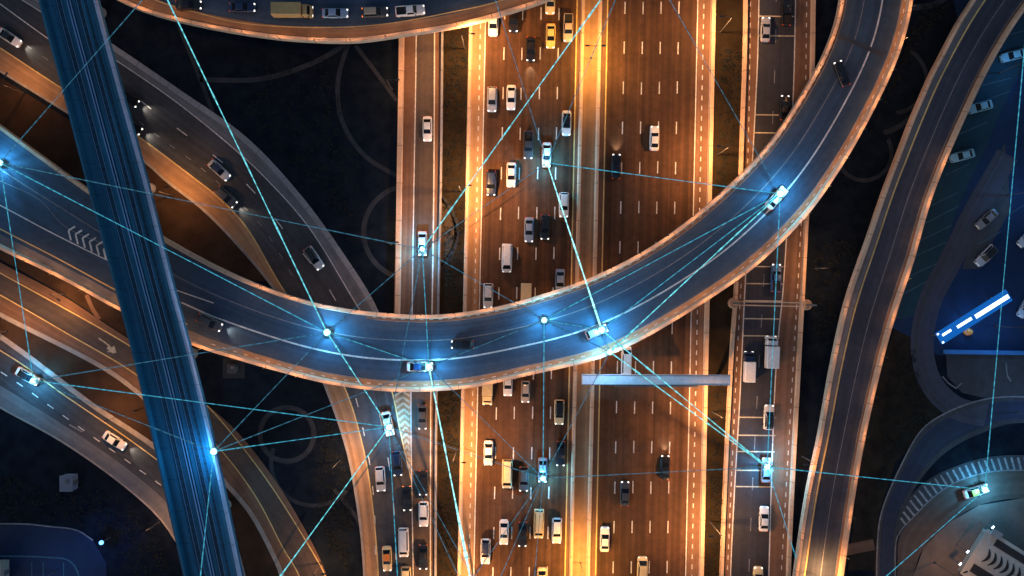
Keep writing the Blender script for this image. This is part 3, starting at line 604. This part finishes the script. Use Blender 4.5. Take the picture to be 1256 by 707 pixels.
for px, py in ((1218, 647), (1187, 677), (1178, 692)):
    r = empty('wall_lamp', P(px, py, 4.5), label={1218: 'bright lamp at the top corner of the ribbed roof building', 1187: 'bright bar lamp on the west side of the ribbed roof building', 1178: 'bright lamp on a bracket southwest of the ribbed roof building'}[px], cat='lamp')
    q = MB(); q.box((0, 0, 0), (.55, .22, .14), LAMPC, R(45)); q.build('lens', r); q = MB(); q.box((0, 0, -.12), (.85, .42, .12), STEEL, R(45)); q.build('housing', r)
    q = MB(); q.tube([(0, 0, -4.5), (0, 0, -.15)], .07, STEEL); q.build('pole', r)
bd.scale = (1, 1, .32)
def hut(px, py, wx, wy, hh, lb, mat, rz=0):
    r = empty('utility_hut', P(px, py, 0), R(rz), label=lb, cat='hut'); q = MB(); q.box((0, 0, hh / 2), (wx, wy, hh), mat); q.build('wall', r); q = MB(); q.box((0, 0, hh + .08), (wx + .25, wy + .25, .16), mat); q.build('roof', r)
    q = MB(); q.box((wx / 2 + .02, 0, 1.0), (.06, .9, 1.9), STEEL); q.build('door', r); q = MB(); q.box((.2, .3, hh + .3), (.6, .5, .3), STEEL); q.build('vent', r)
hut(89, 590, 2.3, 2.9, 2.4, 'pale flat roofed hut on the dark ground below the lowest road', plain('pale_hut', (.17, .19, .25), .8))
hut(287, 452, 1.6, 1.6, 1.2, 'small dark plinth hut on the dark ground under the flyover edge', plain('dim_hut', (.035, .038, .045), .8))
hut(-2, 700, 4.6, 4.5, 3.0, 'beige kiosk at the bottom left corner of the small lot', plain('kiosk', (.3, .27, .22), .8))
q = MB(); c_ = P(287, 452, 0); q.box((c_.x, c_.y, .06), (4.4, 4.0, .12), plain('slab', (.014, .015, .018), .9)); tag(q.build('concrete_pad'), 'square dark pad under the small plinth hut', 'pad')

# ------------------------------------------------------------------ vehicles
def win(q, a, b, c, d, mat, k=.05, off=.02):
    m = (a + b + c + d) / 4; n = (b - a).cross(d - a).normalized()
    if n.z < 0: n = -n
    pts = [m + (p_ - m) * (1 - k) + n * off for p_ in (a, b, c, d)]; q.loft([[p_ - n * .015 for p_ in pts], pts], mat)
V = lambda *a: Vector(a)
DUMMY = plain('paint_base', (.5, .5, .5))
def make_car(kind):
    # (length, half width, belt z, roof z, stations) x forward
    D = {'sedan': (4.7, .90, .95, 1.44, (-1.78, -1.05, .18, .98)), 'suv': (4.7, .95, 1.05, 1.75, (-2.22, -1.85, .25, 1.02)), 'hatchback': (4.1, .86, .95, 1.48, (-1.9, -1.45, .2, .95)),
         'van': (5.4, .98, 1.2, 2.1, (-2.66, -2.55, 1.35, 2.1)), 'pickup': (5.3, .95, 1.05, 1.75, (-.75, -.55, .55, 1.2)), 'coupe': (4.6, .92, .9, 1.36, (-1.7, -1.0, .2, 1.05))}[kind]
    L, W, zb, zr, (r0, r1, r2, r3) = D; h = L / 2
    root = empty({'sedan': 'sedan_car', 'suv': 'suv_car', 'hatchback': 'hatchback_car', 'van': 'passenger_van', 'pickup': 'pickup_truck', 'coupe': 'coupe_car'}[kind], (0, 0, 0))
    q = MB(); st = [(-h, .66, -.2), (-h + .1, .86, -.08), (-h + .4, .97, -.01), (r0 - .02, .99, 0), (-.3, 1, 0), (r3 - .2, 1, -.02), (r3 + .25, .99, -.05), (h - .4, .95, -.14), (h - .12, .84, -.24), (h, .6, -.36)]
    if kind == 'van': st = [(-h, .9, -.1), (-h + .1, .97, 0), (-.3, 1, 0), (1.6, 1, 0), (r3, .98, -.08), (h - .15, .88, -.3), (h, .7, -.45)]
    q.loft([[V(x_, y_ * W * k, z_) for y_, z_ in ((-.9, .24), (-1, .38), (-1, zb - .34 + dz), (-.95, zb - .12 + dz), (-.84, zb + dz), (-.4, zb + .035 + dz), (.4, zb + .035 + dz), (.84, zb + dz), (.95, zb - .12 + dz), (1, zb - .34 + dz), (1, .38), (.9, .24))] for x_, k, dz in st], DUMMY)
    yb, yr = W * .86, W * .70
    a = [V(r0, -yb, zb), V(r0, yb, zb), V(r3, yb * .96, zb - .02), V(r3, -yb * .96, zb - .02)]; b = [V(r1, -yr, zr - .05), V(r1, yr, zr - .05), V(r2, yr, zr - .04), V(r2, -yr, zr - .04)]
    q.loft([a, b], DUMMY); q.build('body', root, False)
    q = MB(); q.loft([[V(x_, y_ * yr * k, z_) for y_, z_ in ((-1, zr - .08), (-.92, zr - .015), (-.5, zr + dz), (.5, zr + dz), (.92, zr - .015), (1, zr - .08))] for x_, k, dz in ((r1 - .04, .96, -.02), (r1 + .15, 1, .02), ((r1 + r2) / 2, 1.02, .04), (r2 - .15, 1, .02), (r2 + .05, .96, -.02))], DUMMY); q.build('roof', root, False)
    q = MB(); win(q, a[3], a[2], b[2], b[3], GLASS, .06); q.build('windscreen', root)
    q = MB(); win(q, a[0], a[1], b[1], b[0], GLASS, .08); q.build('rear_window', root)
    for i, j in ((0, 3), (1, 2)):
        q = MB(); m0, m1 = a[i].lerp(a[j], .06), a[i].lerp(a[j], .92); n0, n1 = b[i].lerp(b[j], .05), b[i].lerp(b[j], .95); win(q, m0, m1, n1, n0, GLASS, .07); q.build('side_window', root)
    for s in (-1, 1):
        zh = zb - .34 if kind != 'van' else zb - .48
        q = MB(); q.box((h - .2, s * W * .66, zh + .1), (.30, .30, .14), HEAD, -s * .35); q.build('headlight', root)
        q = MB(); q.box((-h + .06, s * W * .70, zb - .18), (.12, .34, .13), TAIL, s * .25); q.build('tail_light', root)
        q = MB(); q.box((r3 - .25, s * (W + .08), zb + .03), (.14, .2, .13), BLACK); q.build('mirror', root)
        for xx in (-h * .60, h * .62):
            q = MB(); cy = s * (W - .10); q.loft([[V(xx + rr * math.cos(k * math.pi / 8), cy + o, .32 + rr * math.sin(k * math.pi / 8)) for k in range(16)] for rr, o in ((.29, -.11), (.32, -.08), (.32, .08), (.28, .11))], BLACK); q.build('wheel', root)
    if kind == 'pickup':
        q = MB(); x0, x1 = -h + .15, r0 - .05; zz = zb + .05
        q.box(((x0 + x1) / 2, 0, zz), (x1 - x0, W * 1.5, .03), BLACK); q.build('cargo_bed', root)
        for s in (-1, 1): q2 = MB(); q2.box(((x0 + x1) / 2, s * W * .82, zz + .1), (x1 - x0, .1, .22), DUMMY); q2.build('bed_side', root)
        q2 = MB(); q2.box((x0, 0, zz + .1), (.1, W * 1.6, .22), DUMMY); q2.build('tailgate', root)
    return root
def make_truck(kind):
    L, W, zr = {'box truck': (5.9, 1.12, 3.0), 'long truck': (7.0, 1.1, 3.1), 'small truck': (5.6, .98, 2.5)}[kind]; h = L / 2; cl = 1.7
    root = empty('box_truck', (0, 0, 0)); xc = h - cl
    q = MB(); q.box(((-h + xc) / 2 - .05, 0, 1.0 + (zr - 1) / 2), (h + xc - .1, 2 * W, zr - 1), DUMMY, 0, .06); q.build('cargo_box', root)
    q = MB(); q.box((0, 0, .72), (L - .5, W * 1.3, .3), BLACK); q.build('chassis', root)
    q = MB(); zc = zr * .74; q.loft([[V(x_, y_ * W * .94, z_) for y_, z_ in ((-1, .45), (-1, zt - .25), (-.85, zt), (.85, zt), (1, zt - .25), (1, .45))] for x_, zt in ((xc + .1, zc), (xc + .9, zc), (h - .35, zc * .66), (h, zc * .55))], DUMMY); q.build('cab', root)
    q = MB(); win(q, V(h - .4, -W * .8, zc * .68), V(h - .4, W * .8, zc * .68), V(xc + .95, W * .76, zc - .02), V(xc + .95, -W * .76, zc - .02), GLASS, .08); q.build('windscreen', root)
    for s in (-1, 1):
        q = MB(); q.box((h - .05, s * W * .68, zc * .5), (.28, .34, .2), HEAD); q.build('headlight', root)
        q = MB(); q.box((-h + .02, s * W * .8, 1.0), (.1, .3, .16), TAIL); q.build('tail_light', root)
        q = MB(); q.box((h - .55, s * (W + .12), zc * .75), (.14, .2, .34), BLACK); q.build('mirror', root)
        for xx in (-h * .55, h * .66):
            q = MB(); cy = s * (W - .16); q.loft([[V(xx + rr * math.cos(k * math.pi / 8), cy + o, .45 + rr * math.sin(k * math.pi / 8)) for k in range(16)] for rr, o in ((.4, -.14), (.45, -.1), (.45, .1), (.4, .14))], BLACK); q.build('wheel', root)
    return root
PROTO = {}; BRAKE = glow('brake_light_glow', (1, .2, .03), 2.5)
def vehicle(kind, paint, px, py, heading, label, z=.1, roof=None, group=None, cabp=None, cat=None, dim=False):
    if kind not in PROTO:
        r = (make_truck if 'truck' in kind and kind != 'pickup' else make_car)(kind); PROTO[kind] = r
        for ch in r.children:
            for s in ch.material_slots:
                if s.material == DUMMY: s.link = 'OBJECT'; s.material = DUMMY
    else: r = copy_tree(PROTO[kind])
    r.location = P(px, py, z + .9) - Vector((0, 0, .9)); r.scale = (1.06, 1.06, 1.04); r.rotation_euler = (0, 0, R(heading))
    for ch in r.children:
        nm = ch.name.split('.')[0]
        for s in ch.material_slots:
            if s.link == 'OBJECT': s.material = PAINT[roof if (nm == 'roof' and roof) else cabp if (nm == 'cab' and cabp) else paint]
    if 'tail lights' in label:
        for ch in r.children:
            if ch.name.startswith('tail_light'): ch.material_slots[0].link = 'OBJECT'; ch.material_slots[0].material = BRAKE
    tag(r, label, cat or {'van': 'van', 'pickup': 'pickup truck'}.get(kind, 'truck' if 'truck' in kind else 'car'), group); return r
GL, GR, GC, GF = 'vehicles on the left carriageway', 'vehicles on the right carriageway', 'vehicles on the collector road', 'vehicles on the frontage road'
for k_, p_, x_, y_, rf_, lb in [
    ('suv', 'white', 605, 29, None, 'white car half hidden under the top flyover beside the west shoulder'), ('suv', 'black', 630, 24, None, 'black car just emerging from under the top flyover'),
    ('coupe', 'black', 651, 60, None, 'black car near the top with two bright headlights'), ('suv', 'cream', 675, 2, None, 'cream car cut off by the top edge of the photo'), ('sedan', 'gold', 675.5, 44, None, 'cream yellow sedan near the top of the left carriageway'),
    ('pickup', 'beige', 697, 34, None, 'beige pickup in the lane beside the median near the top'), ('suv', 'silver', 603.5, 122, None, 'silver tall car in the outermost lane beside a white sedan'), ('sedan', 'white', 627, 119.5, None, 'white sedan beside the silver tall car in the upper left carriageway'),
    ('sedan', 'white', 695, 151, 'black', 'white car with black roof near the median above the curved flyover'), ('pickup', 'grey', 648, 178, None, 'dark grey pickup beside the glowing white car'), ('sedan', 'white', 670.5, 190, None, 'white sedan with a blue light node on its bonnet near the median'),
    ('sedan', 'white', 627, 214.5, None, 'white sedan beside the navy car in the left carriageway'), ('suv', 'navy', 602.5, 225, None, 'navy car hugging the west shoulder above the curved flyover'), ('suv', 'white', 691.7, 251.5, None, 'white car crossed by a bright beam near the median'),
    ('sedan', 'blue silver', 649, 282, None, 'blue silver sedan beside a black car above the flyover'), ('suv', 'black', 668.6, 279, None, 'black car beside the blue silver sedan above the flyover'), ('van', 'white', 621.8, 316.7, None, 'long white van in the second lane above the flyover'),
    ('sedan', 'blue silver', 687, 345.5, None, 'silver sedan touching the curved flyover edge beside the median'), ('suv', 'white', 598.7, 363, None, 'white car at the west shoulder touching the curved flyover edge'), ('small truck', 'cream', 645, 366, None, 'cream box truck vanishing under the north edge of the flyover'),
    ('small truck', 'cream', 598, 478, None, 'cream box truck emerging from the south edge of the flyover'), ('sedan', 'white', 623, 471, None, 'white car nose just out from under the flyover'), ('hatchback', 'beige', 644.6, 481, None, 'small beige car south of the flyover in the third lane'),
    ('suv', 'cream', 686, 506, 'black', 'cream car with black roof beside the median'), ('sedan', 'black', 687.7, 557, None, 'black car beside the median in the lower carriageway'), ('sedan', 'white', 599, 556, None, 'white sedan alone in the outermost lane south of the flyover'),
    ('van', 'cream', 622, 581.7, None, 'cream van beside a black car in the lower carriageway'), ('suv', 'grey', 642.4, 588, None, 'dark grey car between the cream van and the glowing car'), ('sedan', 'blue silver', 665.6, 577, None, 'blue silver sedan with a glowing node on its bonnet in the lower carriageway'),
    ('sedan', 'white', 618, 653.4, None, 'white sedan near the bottom beside a black car'), ('suv', 'white', 595.5, 677, 'navy', 'white car with dark blue roof at the bottom west shoulder'), ('sedan', 'black', 641, 656, None, 'black car between the white sedan and the cream van near the bottom'),
    ('van', 'cream', 661, 643, None, 'cream van near the bottom beside the black car'), ('suv', 'white', 683, 651.6, None, 'white tall car beside the median near the bottom'), ('sedan', 'cream', 664.6, 712, None, 'cream car cut off by the bottom edge in the left carriageway')]:
    vehicle(k_, p_, x_, y_, -91.2, lb, .1, rf_, GL)
for k_, p_, x_, y_, rf_, lb in [
    ('sedan', 'white', 803, 169.7, None, 'white sedan alone in the upper right carriageway'), ('sedan', 'black', 756, 204, None, 'black car beside the median in the upper right carriageway'), ('van', 'white', 768.5, 443, None, 'pale van between the flyover and the grey gantry'),
    ('sedan', 'black', 816, 574, None, 'black car with bright headlights in the lower right carriageway'), ('sedan', 'grey', 766.6, 606, None, 'dark grey car in the second lane of the lower right carriageway'), ('sedan', 'white', 742, 662, None, 'white sedan beside the median in the lower right carriageway'), ('van', 'cream', 788, 701, None, 'cream van cut off by the bottom edge in the right carriageway')]:
    vehicle(k_, p_, x_, y_, 88.8, lb, .1, rf_, GR)
for k_, p_, x_, y_, hd, rf_, lb in [
    ('sedan', 'white', 524, 158, -90, None, 'white sedan alone on the upper collector road'), ('sedan', 'silver', 518, 299, -90, None, 'silver car with a blue node on its bonnet on the collector road'), ('sedan', 'white', 475.5, 520, -77, 'beige', 'white car with a glowing node on the merging ramp'),
    ('suv', 'silver', 466.5, 588, -86, None, 'silver tall car in the outer lane of the merging ramp'), ('suv', 'navy', 487, 569, -86, None, 'navy car just below the glowing white car on the ramp'), ('sedan', 'grey', 518, 512, -90, None, 'dark grey car south of the flyover right of the chevrons'),
    ('sedan', 'black', 519, 593, -90, None, 'black car just above the white tall car on the collector road'), ('sedan', 'black', 499, 612, -88, None, 'black car with red tail lights beside the white tall car'), ('suv', 'white', 519.5, 631, -90, None, 'white tall car in the right lane of the lower collector road'),
    ('van', 'white', 495, 666, -89, None, 'white van in the middle lane of the lower collector road'), ('sedan', 'cream', 474.5, 686, -88, 'orange', 'cream taxi with orange roof at the lower left of the merging ramp'), ('sedan', 'black', 519, 684, -90, None, 'black car at the bottom of the collector road right lane'), ('suv', 'cream', 498, 711, -89, None, 'cream car cut off by the bottom edge on the collector road')]:
    vehicle(k_, p_, x_, y_, hd, lb, .12, rf_, GC)
for k_, p_, x_, y_, rf_, lb in [
    ('sedan', 'silver', 939.5, 36, None, 'silver sedan at the top of the frontage road'), ('pickup', 'black', 965, 14, None, 'black pickup at the top of the frontage road'), ('sedan', 'black', 963, 132, None, 'black car half hidden by the flyover on the frontage road'),
    ('pickup', 'blue', 952, 341, None, 'blue pickup on the frontage road north of the thin gantry'), ('box truck', 'white', 945, 432, None, 'large white box truck on the frontage road'), ('small truck', 'white', 918, 450, None, 'white truck with a blue cab left of the large box truck'),
    ('suv', 'white', 943.5, 512, 'black', 'white car with dark glass roof on the frontage road'), ('sedan', 'blue silver', 940, 577, None, 'blue silver car with a glowing node on the frontage road'), ('sedan', 'white', 937.5, 637, None, 'white sedan at the lower frontage road'), ('suv', 'cream', 930, 711, None, 'cream car at the bottom edge of the frontage road')]:
    vehicle(k_, p_, x_, y_, 88, lb, .1, rf_, GF, 'navy' if 'blue cab' in lb else None)
GU = 'vehicles on the flyovers'
for k_, p_, x_, y_, hd, rf_, lb in [
    ('sedan', 'white', 953, 243, 48, None, 'white sedan with a blue node on the wide flyover above the highway'), ('sedan', 'black', 1033, 90, 110, None, 'dark car high on the wide flyover near the top right'), ('hatchback', 'silver', 732, 407, 22, None, 'pale car with a blue node on the flyover over the median'),
    ('sedan', 'white', 515, 450, 0, 'navy', 'white car with a glowing nose at the lowest bend of the flyover'), ('hatchback', 'black', 567, 423, 180, None, 'dark car in the middle lane at the lowest bend of the flyover'), ('suv', 'grey', 257, 396, -25, None, 'dark grey car on the flyover just right of the blue viaduct'),
    ('sedan', 'black', 231, 6, 0, None, 'black car on the top flyover left of the tan truck'), ('sedan', 'navy', 297, 9, 0, None, 'dark blue car just behind the tan truck on the top flyover'), ('long truck', 'tan', 360, 15, 0, None, 'long tan box truck on the top flyover'), ('sedan', 'blue silver', 411, 16, 0, None, 'blue silver sedan in front of the tan truck'),
    ('suv', 'grey', 460, 15, 2, 'beige', 'dark grey car with orange tail lights on the top flyover'), ('pickup', 'white', 503, 13, 5, None, 'white pickup leading the queue on the top flyover')]:
    vehicle(k_, p_, x_, y_, hd, lb, ZB + .02, rf_, GU)
GA = 'vehicles on the left roads'
for k_, p_, x_, y_, hd, rf_, lb in [
    ('sedan', 'white', 11, 46, -33, 'black', 'white car with black roof at the upper left edge'), ('sedan', 'black', 156, 120, -33, None, 'black car emerging right of the viaduct, upper of two'), ('sedan', 'black', 160, 154, -33, None, 'black car emerging right of the viaduct, lower of two'),
    ('sedan', 'silver', 268.5, 209, -42, 'navy', 'silver car with dark blue glass roof on the ramp'), ('suv', 'grey', 277, 242, -42, None, 'dark grey car with bright nose beside the bare soil wedge'), ('suv', 'silver', 385, 317, -55, 'black', 'silver car with black roof on the ramp above the flyover'),
    ('sedan', 'white', 33, 462, -30, 'black', 'white car with a glowing node on the lowest left road'), ('sedan', 'white', 140, 541, -33, None, 'white sedan alone on the lowest left road')]:
    vehicle(k_, p_, x_, y_, hd, lb, .08, rf_, GA)
GP = 'cars in the blue parking lot'
for k_, p_, x_, y_, hd, rf_, lb in [
    ('sedan', 'teal', 1243, 68, 195, None, 'pale blue car at the top of the parking lot'), ('sedan', 'teal', 1203, 131, 195, None, 'pale car half hidden by the right ramp in the parking lot'), ('sedan', 'teal', 1181, 191, 195, None, 'pale blue car close to the right ramp'),
    ('sedan', 'dim grey', 1211, 269, 222, None, 'dull grey car parked by the pale island'), ('suv', 'silver', 1210, 314, 225, 'black', 'silver car with black roof north of the lit canopy'), ('suv', 'silver', 1260, 376, 240, 'black', 'silver car cut by the right edge beside the canopy'), ('sedan', 'silver', 1262, 291, 225, None, 'silver car cut by the right edge in the parking lot')]:
    vv = vehicle(k_, p_, x_, y_, hd, lb, .05, rf_, GP)
    for ch in vv.children:
        if 'light' in ch.name and ch.material_slots: ch.material_slots[0].link = 'OBJECT'; ch.material_slots[0].material = STEEL
vehicle('sedan', 'white', 1198, 603, 18, 'white taxi with yellow roof on the ring road at lower right', .06, 'yellow')

for o in [o for o in col.objects if any(t in (o.get('label') or '') for t in ('emerging right of the viaduct', 'upper left edge', 'bright nose beside', 'two bright headlights', 'alone on the lowest left road', 'just right of the blue viaduct', 'black car with bright headlights', 'black car beside the median in the upper right'))]:
    h_ = light('SPOT', 'headlight_beam', (2.4, 0, .8), 800, (1, .86, .66), o, 75, .1, .9); h_.rotation_euler = (0, R(-76), 0)
# ------------------------------------------------------------------ the glowing network: light nodes and beams
def beam_mat(name, c, s, tr):
    m, n, l, b = node_mat(name); n.remove(b)
    tc = n.new('ShaderNodeTexCoord'); mp = n.new('ShaderNodeMapping'); mp.inputs['Scale'].default_value = (0, 1.1, 0); l.new(tc.outputs['UV'], mp.inputs[0])
    nz = n.new('ShaderNodeTexNoise'); nz.inputs['Scale'].default_value = 1; nz.inputs['Detail'].default_value = 3; l.new(mp.outputs[0], nz.inputs['Vector'])
    mr = n.new('ShaderNodeMapRange'); mr.inputs[1].default_value = .35; mr.inputs[2].default_value = .72; mr.inputs[3].default_value = s * .45; mr.inputs[4].default_value = s * 1.9; l.new(nz.outputs[0], mr.inputs[0])
    em = n.new('ShaderNodeEmission'); em.inputs[0].default_value = (*c, 1); l.new(mr.outputs[0], em.inputs[1])
    t = n.new('ShaderNodeBsdfTransparent'); mx = n.new('ShaderNodeMixShader'); mx.inputs[0].default_value = tr; l.new(t.outputs[0], mx.inputs[1]); l.new(em.outputs[0], mx.inputs[2])
    l.new(mx.outputs[0], n['Material Output'].inputs[0]); m.cycles.emission_sampling = 'NONE'; return m
BM = {'b': (beam_mat('bright_beam', (.18, .80, .92), 1.0, .6), .105, 'bright'), 'm': (beam_mat('medium_beam', (.08, .55, .80), .75, .5), .09, 'thin'), 'd': (beam_mat('faint_beam', (.09, .36, .55), .5, .42), .09, 'faint'), 'f': (beam_mat('flare_beam', (.35, .95, 1), 1.6, .7), .155, 'flaring')}
N = {'edge': (0, 200, ZB + 1.2, 'the left edge node', 1), 'low': (41, 467, 1.9, 'the lowest left road car', 1), 'via': (262, 554, ZM + 1.7, 'the viaduct node', 1.1), 'west': (401, 408, ZB + 1.2, 'the western flyover node', 1.2), 'bend': (526, 450, ZB + 1.7, 'the flyover bend car', 1.1),
     'ramp': (477, 524, 1.8, 'the merging ramp car', 1.2), 'coll': (518, 306, 1.7, 'the collector road car', 1), 'top': (671, 200, 1.7, 'the upper highway car', 1), 'mid': (667.5, 393, ZB + 1.2, 'the central flyover node', 1), 'med': (738, 405, ZB + 1.7, 'the flyover median car', 1.2),
     'rim': (748, 432, ZB + 2.0, 'the flyover rim node', 1), 'east': (957, 238, ZB + 1.7, 'the eastern flyover car', 1.2), 'front': (941, 573, 1.7, 'the frontage road car', 1.1), 'taxi': (1208, 601, 1.7, 'the ring road taxi', 1.1), 'lower': (666, 587, 1.7, 'the lower highway car', 1)}
for key, (px, py, z, nm, s) in N.items():
    r = empty('light_node', P(px, py, z), label='glowing cyan light node at ' + nm, cat='light node', group='light nodes of the glowing network')
    q = MB(); rr = .52 * s; q.tube([(0, 0, rr * math.sin(a_)) for a_ in [R(t) for t in range(-90, 91, 20)]], [max(.01, rr * math.cos(R(t))) for t in range(-90, 91, 20)], CORE, 16); q.build('core', r, True)
    q = MB(); q.tube([(rr * 1.15 * math.cos(R(t)), rr * 1.15 * math.sin(R(t)), 0) for t in range(0, 361, 20)], .05, BM['b'][0], 6, False); q.build('halo_ring', r, True)
    light('POINT', 'node_light', (0, 0, 1.6), 3800 * s, (.10, .56, 1), r, None, .3)
B = [('edge', (180, -6), 'd', 8, 'the top left corner'), ((203, -5), 'west', 'b', 0, 'the top edge'), ('edge', 'west', 'm', 9), ('edge', 'low', 'm', 6.5), ('edge', 'coll', 'd', 13), ('west', 'ramp', 'b', 3.5), ('west', 'bend', 'm', .6), ('west', 'coll', 'd', 3.5), ('west', 'via', 'd', 2), ('west', 'low', 'd', 14), ('low', 'ramp', 'm', 16), ('low', 'via', 'd', 10), ('via', 'ramp', 'm', 2), ('via', 'bend', 'd', 1),
     ('via', (245, 715), 'm', 1.5, 'the bottom edge'), ('ramp', (338, 715), 'b', 1, 'the lower left bottom edge'), ('ramp', (488, 715), 'm', 1, 'the bottom edge straight below'), ('ramp', (584, 715), 'd', 1, 'the bottom edge by the west barrier'), ('ramp', (566, 715), 'd', 1.5, 'the bottom edge on the verge'),
     ('bend', (578, 715), 'f', 0, 'the bottom edge by the west barrier'), ('bend', 'coll', 'm', 3.5), ('coll', 'ramp', 'd', 11), ('coll', (741, -6), 'b', 10, 'the top edge by the median'), ('coll', 'top', 'd', 1), ('coll', 'mid', 'd', 3.5), ('top', (606, -5), 'd', 9, 'the top flyover'), ('top', (757, -5), 'd', 2, 'the top edge right of the median'), ('top', 'east', 'm', 3.5), ('top', 'med', 'f', 4.5),
     ('mid', 'east', 'm', .6), ('mid', 'med', 'm', .3), ('mid', 'bend', 'd', .6), ('mid', 'lower', 'm', 8), ('mid', 'rim', 'd', .4), ('med', 'east', 'm', .8), ('rim', 'east', 'b', .8), ('med', 'front', 'b', 5), ('rim', 'front', 'b', 2.5), ('east', (818, -6), 'd', 1, 'the top edge over the right carriageway'), ('east', 'front', 'm', 5.5), ('front', 'taxi', 'm', 7), ('front', 'lower', 'd', 1.5), ('front', (986, 715), 'm', 3.5, 'the foot of the narrow ramp'),
     ('taxi', (1257, 55), 'm', 6, 'the right parking lot'), ('taxi', (1078, 715), 'm', 1, 'the bottom edge'), ('lower', 'bend', 'd', 5.5), ('lower', 'rim', 'd', 3.2), ('lower', 'ramp', 'd', 1), ('lower', (576, 715), 'd', 1, 'the bottom edge by the west barrier'), ('lower', (611, 715), 'd', 1, 'the bottom edge in the second lane'), ('lower', (655, 715), 'd', 1, 'the bottom edge straight below'), ('med', 'rim', 'm', .2)]
for a_, b_, k_, bump, *ex in B:
    pa = N[a_] if isinstance(a_, str) else (*a_, 10.5 if a_[1] < 0 else 1.8, ex[0]); pb = N[b_] if isinstance(b_, str) else (*b_, 10.5 if b_[1] < 0 else 1.8, ex[0])
    if isinstance(b_, tuple) and a_ == 'via': pb = (*b_, ZM + 1.7, ex[0])
    mat, rad, word = BM[k_]; n = 40; pts = []; rs = []
    for i in range(n + 1):
        t = i / n; z = pa[2] + (pb[2] - pa[2]) * t + bump * math.sin(math.pi * t) ** .7 if 0 < i < n else (pa[2], pb[2])[i == n]
        pts.append(P(pa[0] + (pb[0] - pa[0]) * t, pa[1] + (pb[1] - pa[1]) * t, z))
        f_ = .75 + .5 * abs(2 * t - 1)
        if k_ == 'f': f_ = .7 + (1.1 if a_ == 'bend' else .6) * math.exp(-((t - (.8 if a_ == 'bend' else .9)) / .14) ** 2)
        if k_ in 'bf' and random.random() < .14: f_ *= 1.7
        rs.append(rad * f_)
    d_ = [0]
    for u_, w_ in zip(pts, pts[1:]): d_.append(d_[-1] + (w_ - u_).length)
    q = MB(); q.tube([tuple(x_ - pts[n // 2]) for x_ in pts], rs, mat, 6, True, d_); o = q.build('light_beam', None, True); o.location = pts[n // 2]
    tag(o, f'{word} cyan beam from {pa[3]} to {pb[3]}', 'light beam', 'light beams of the glowing network')
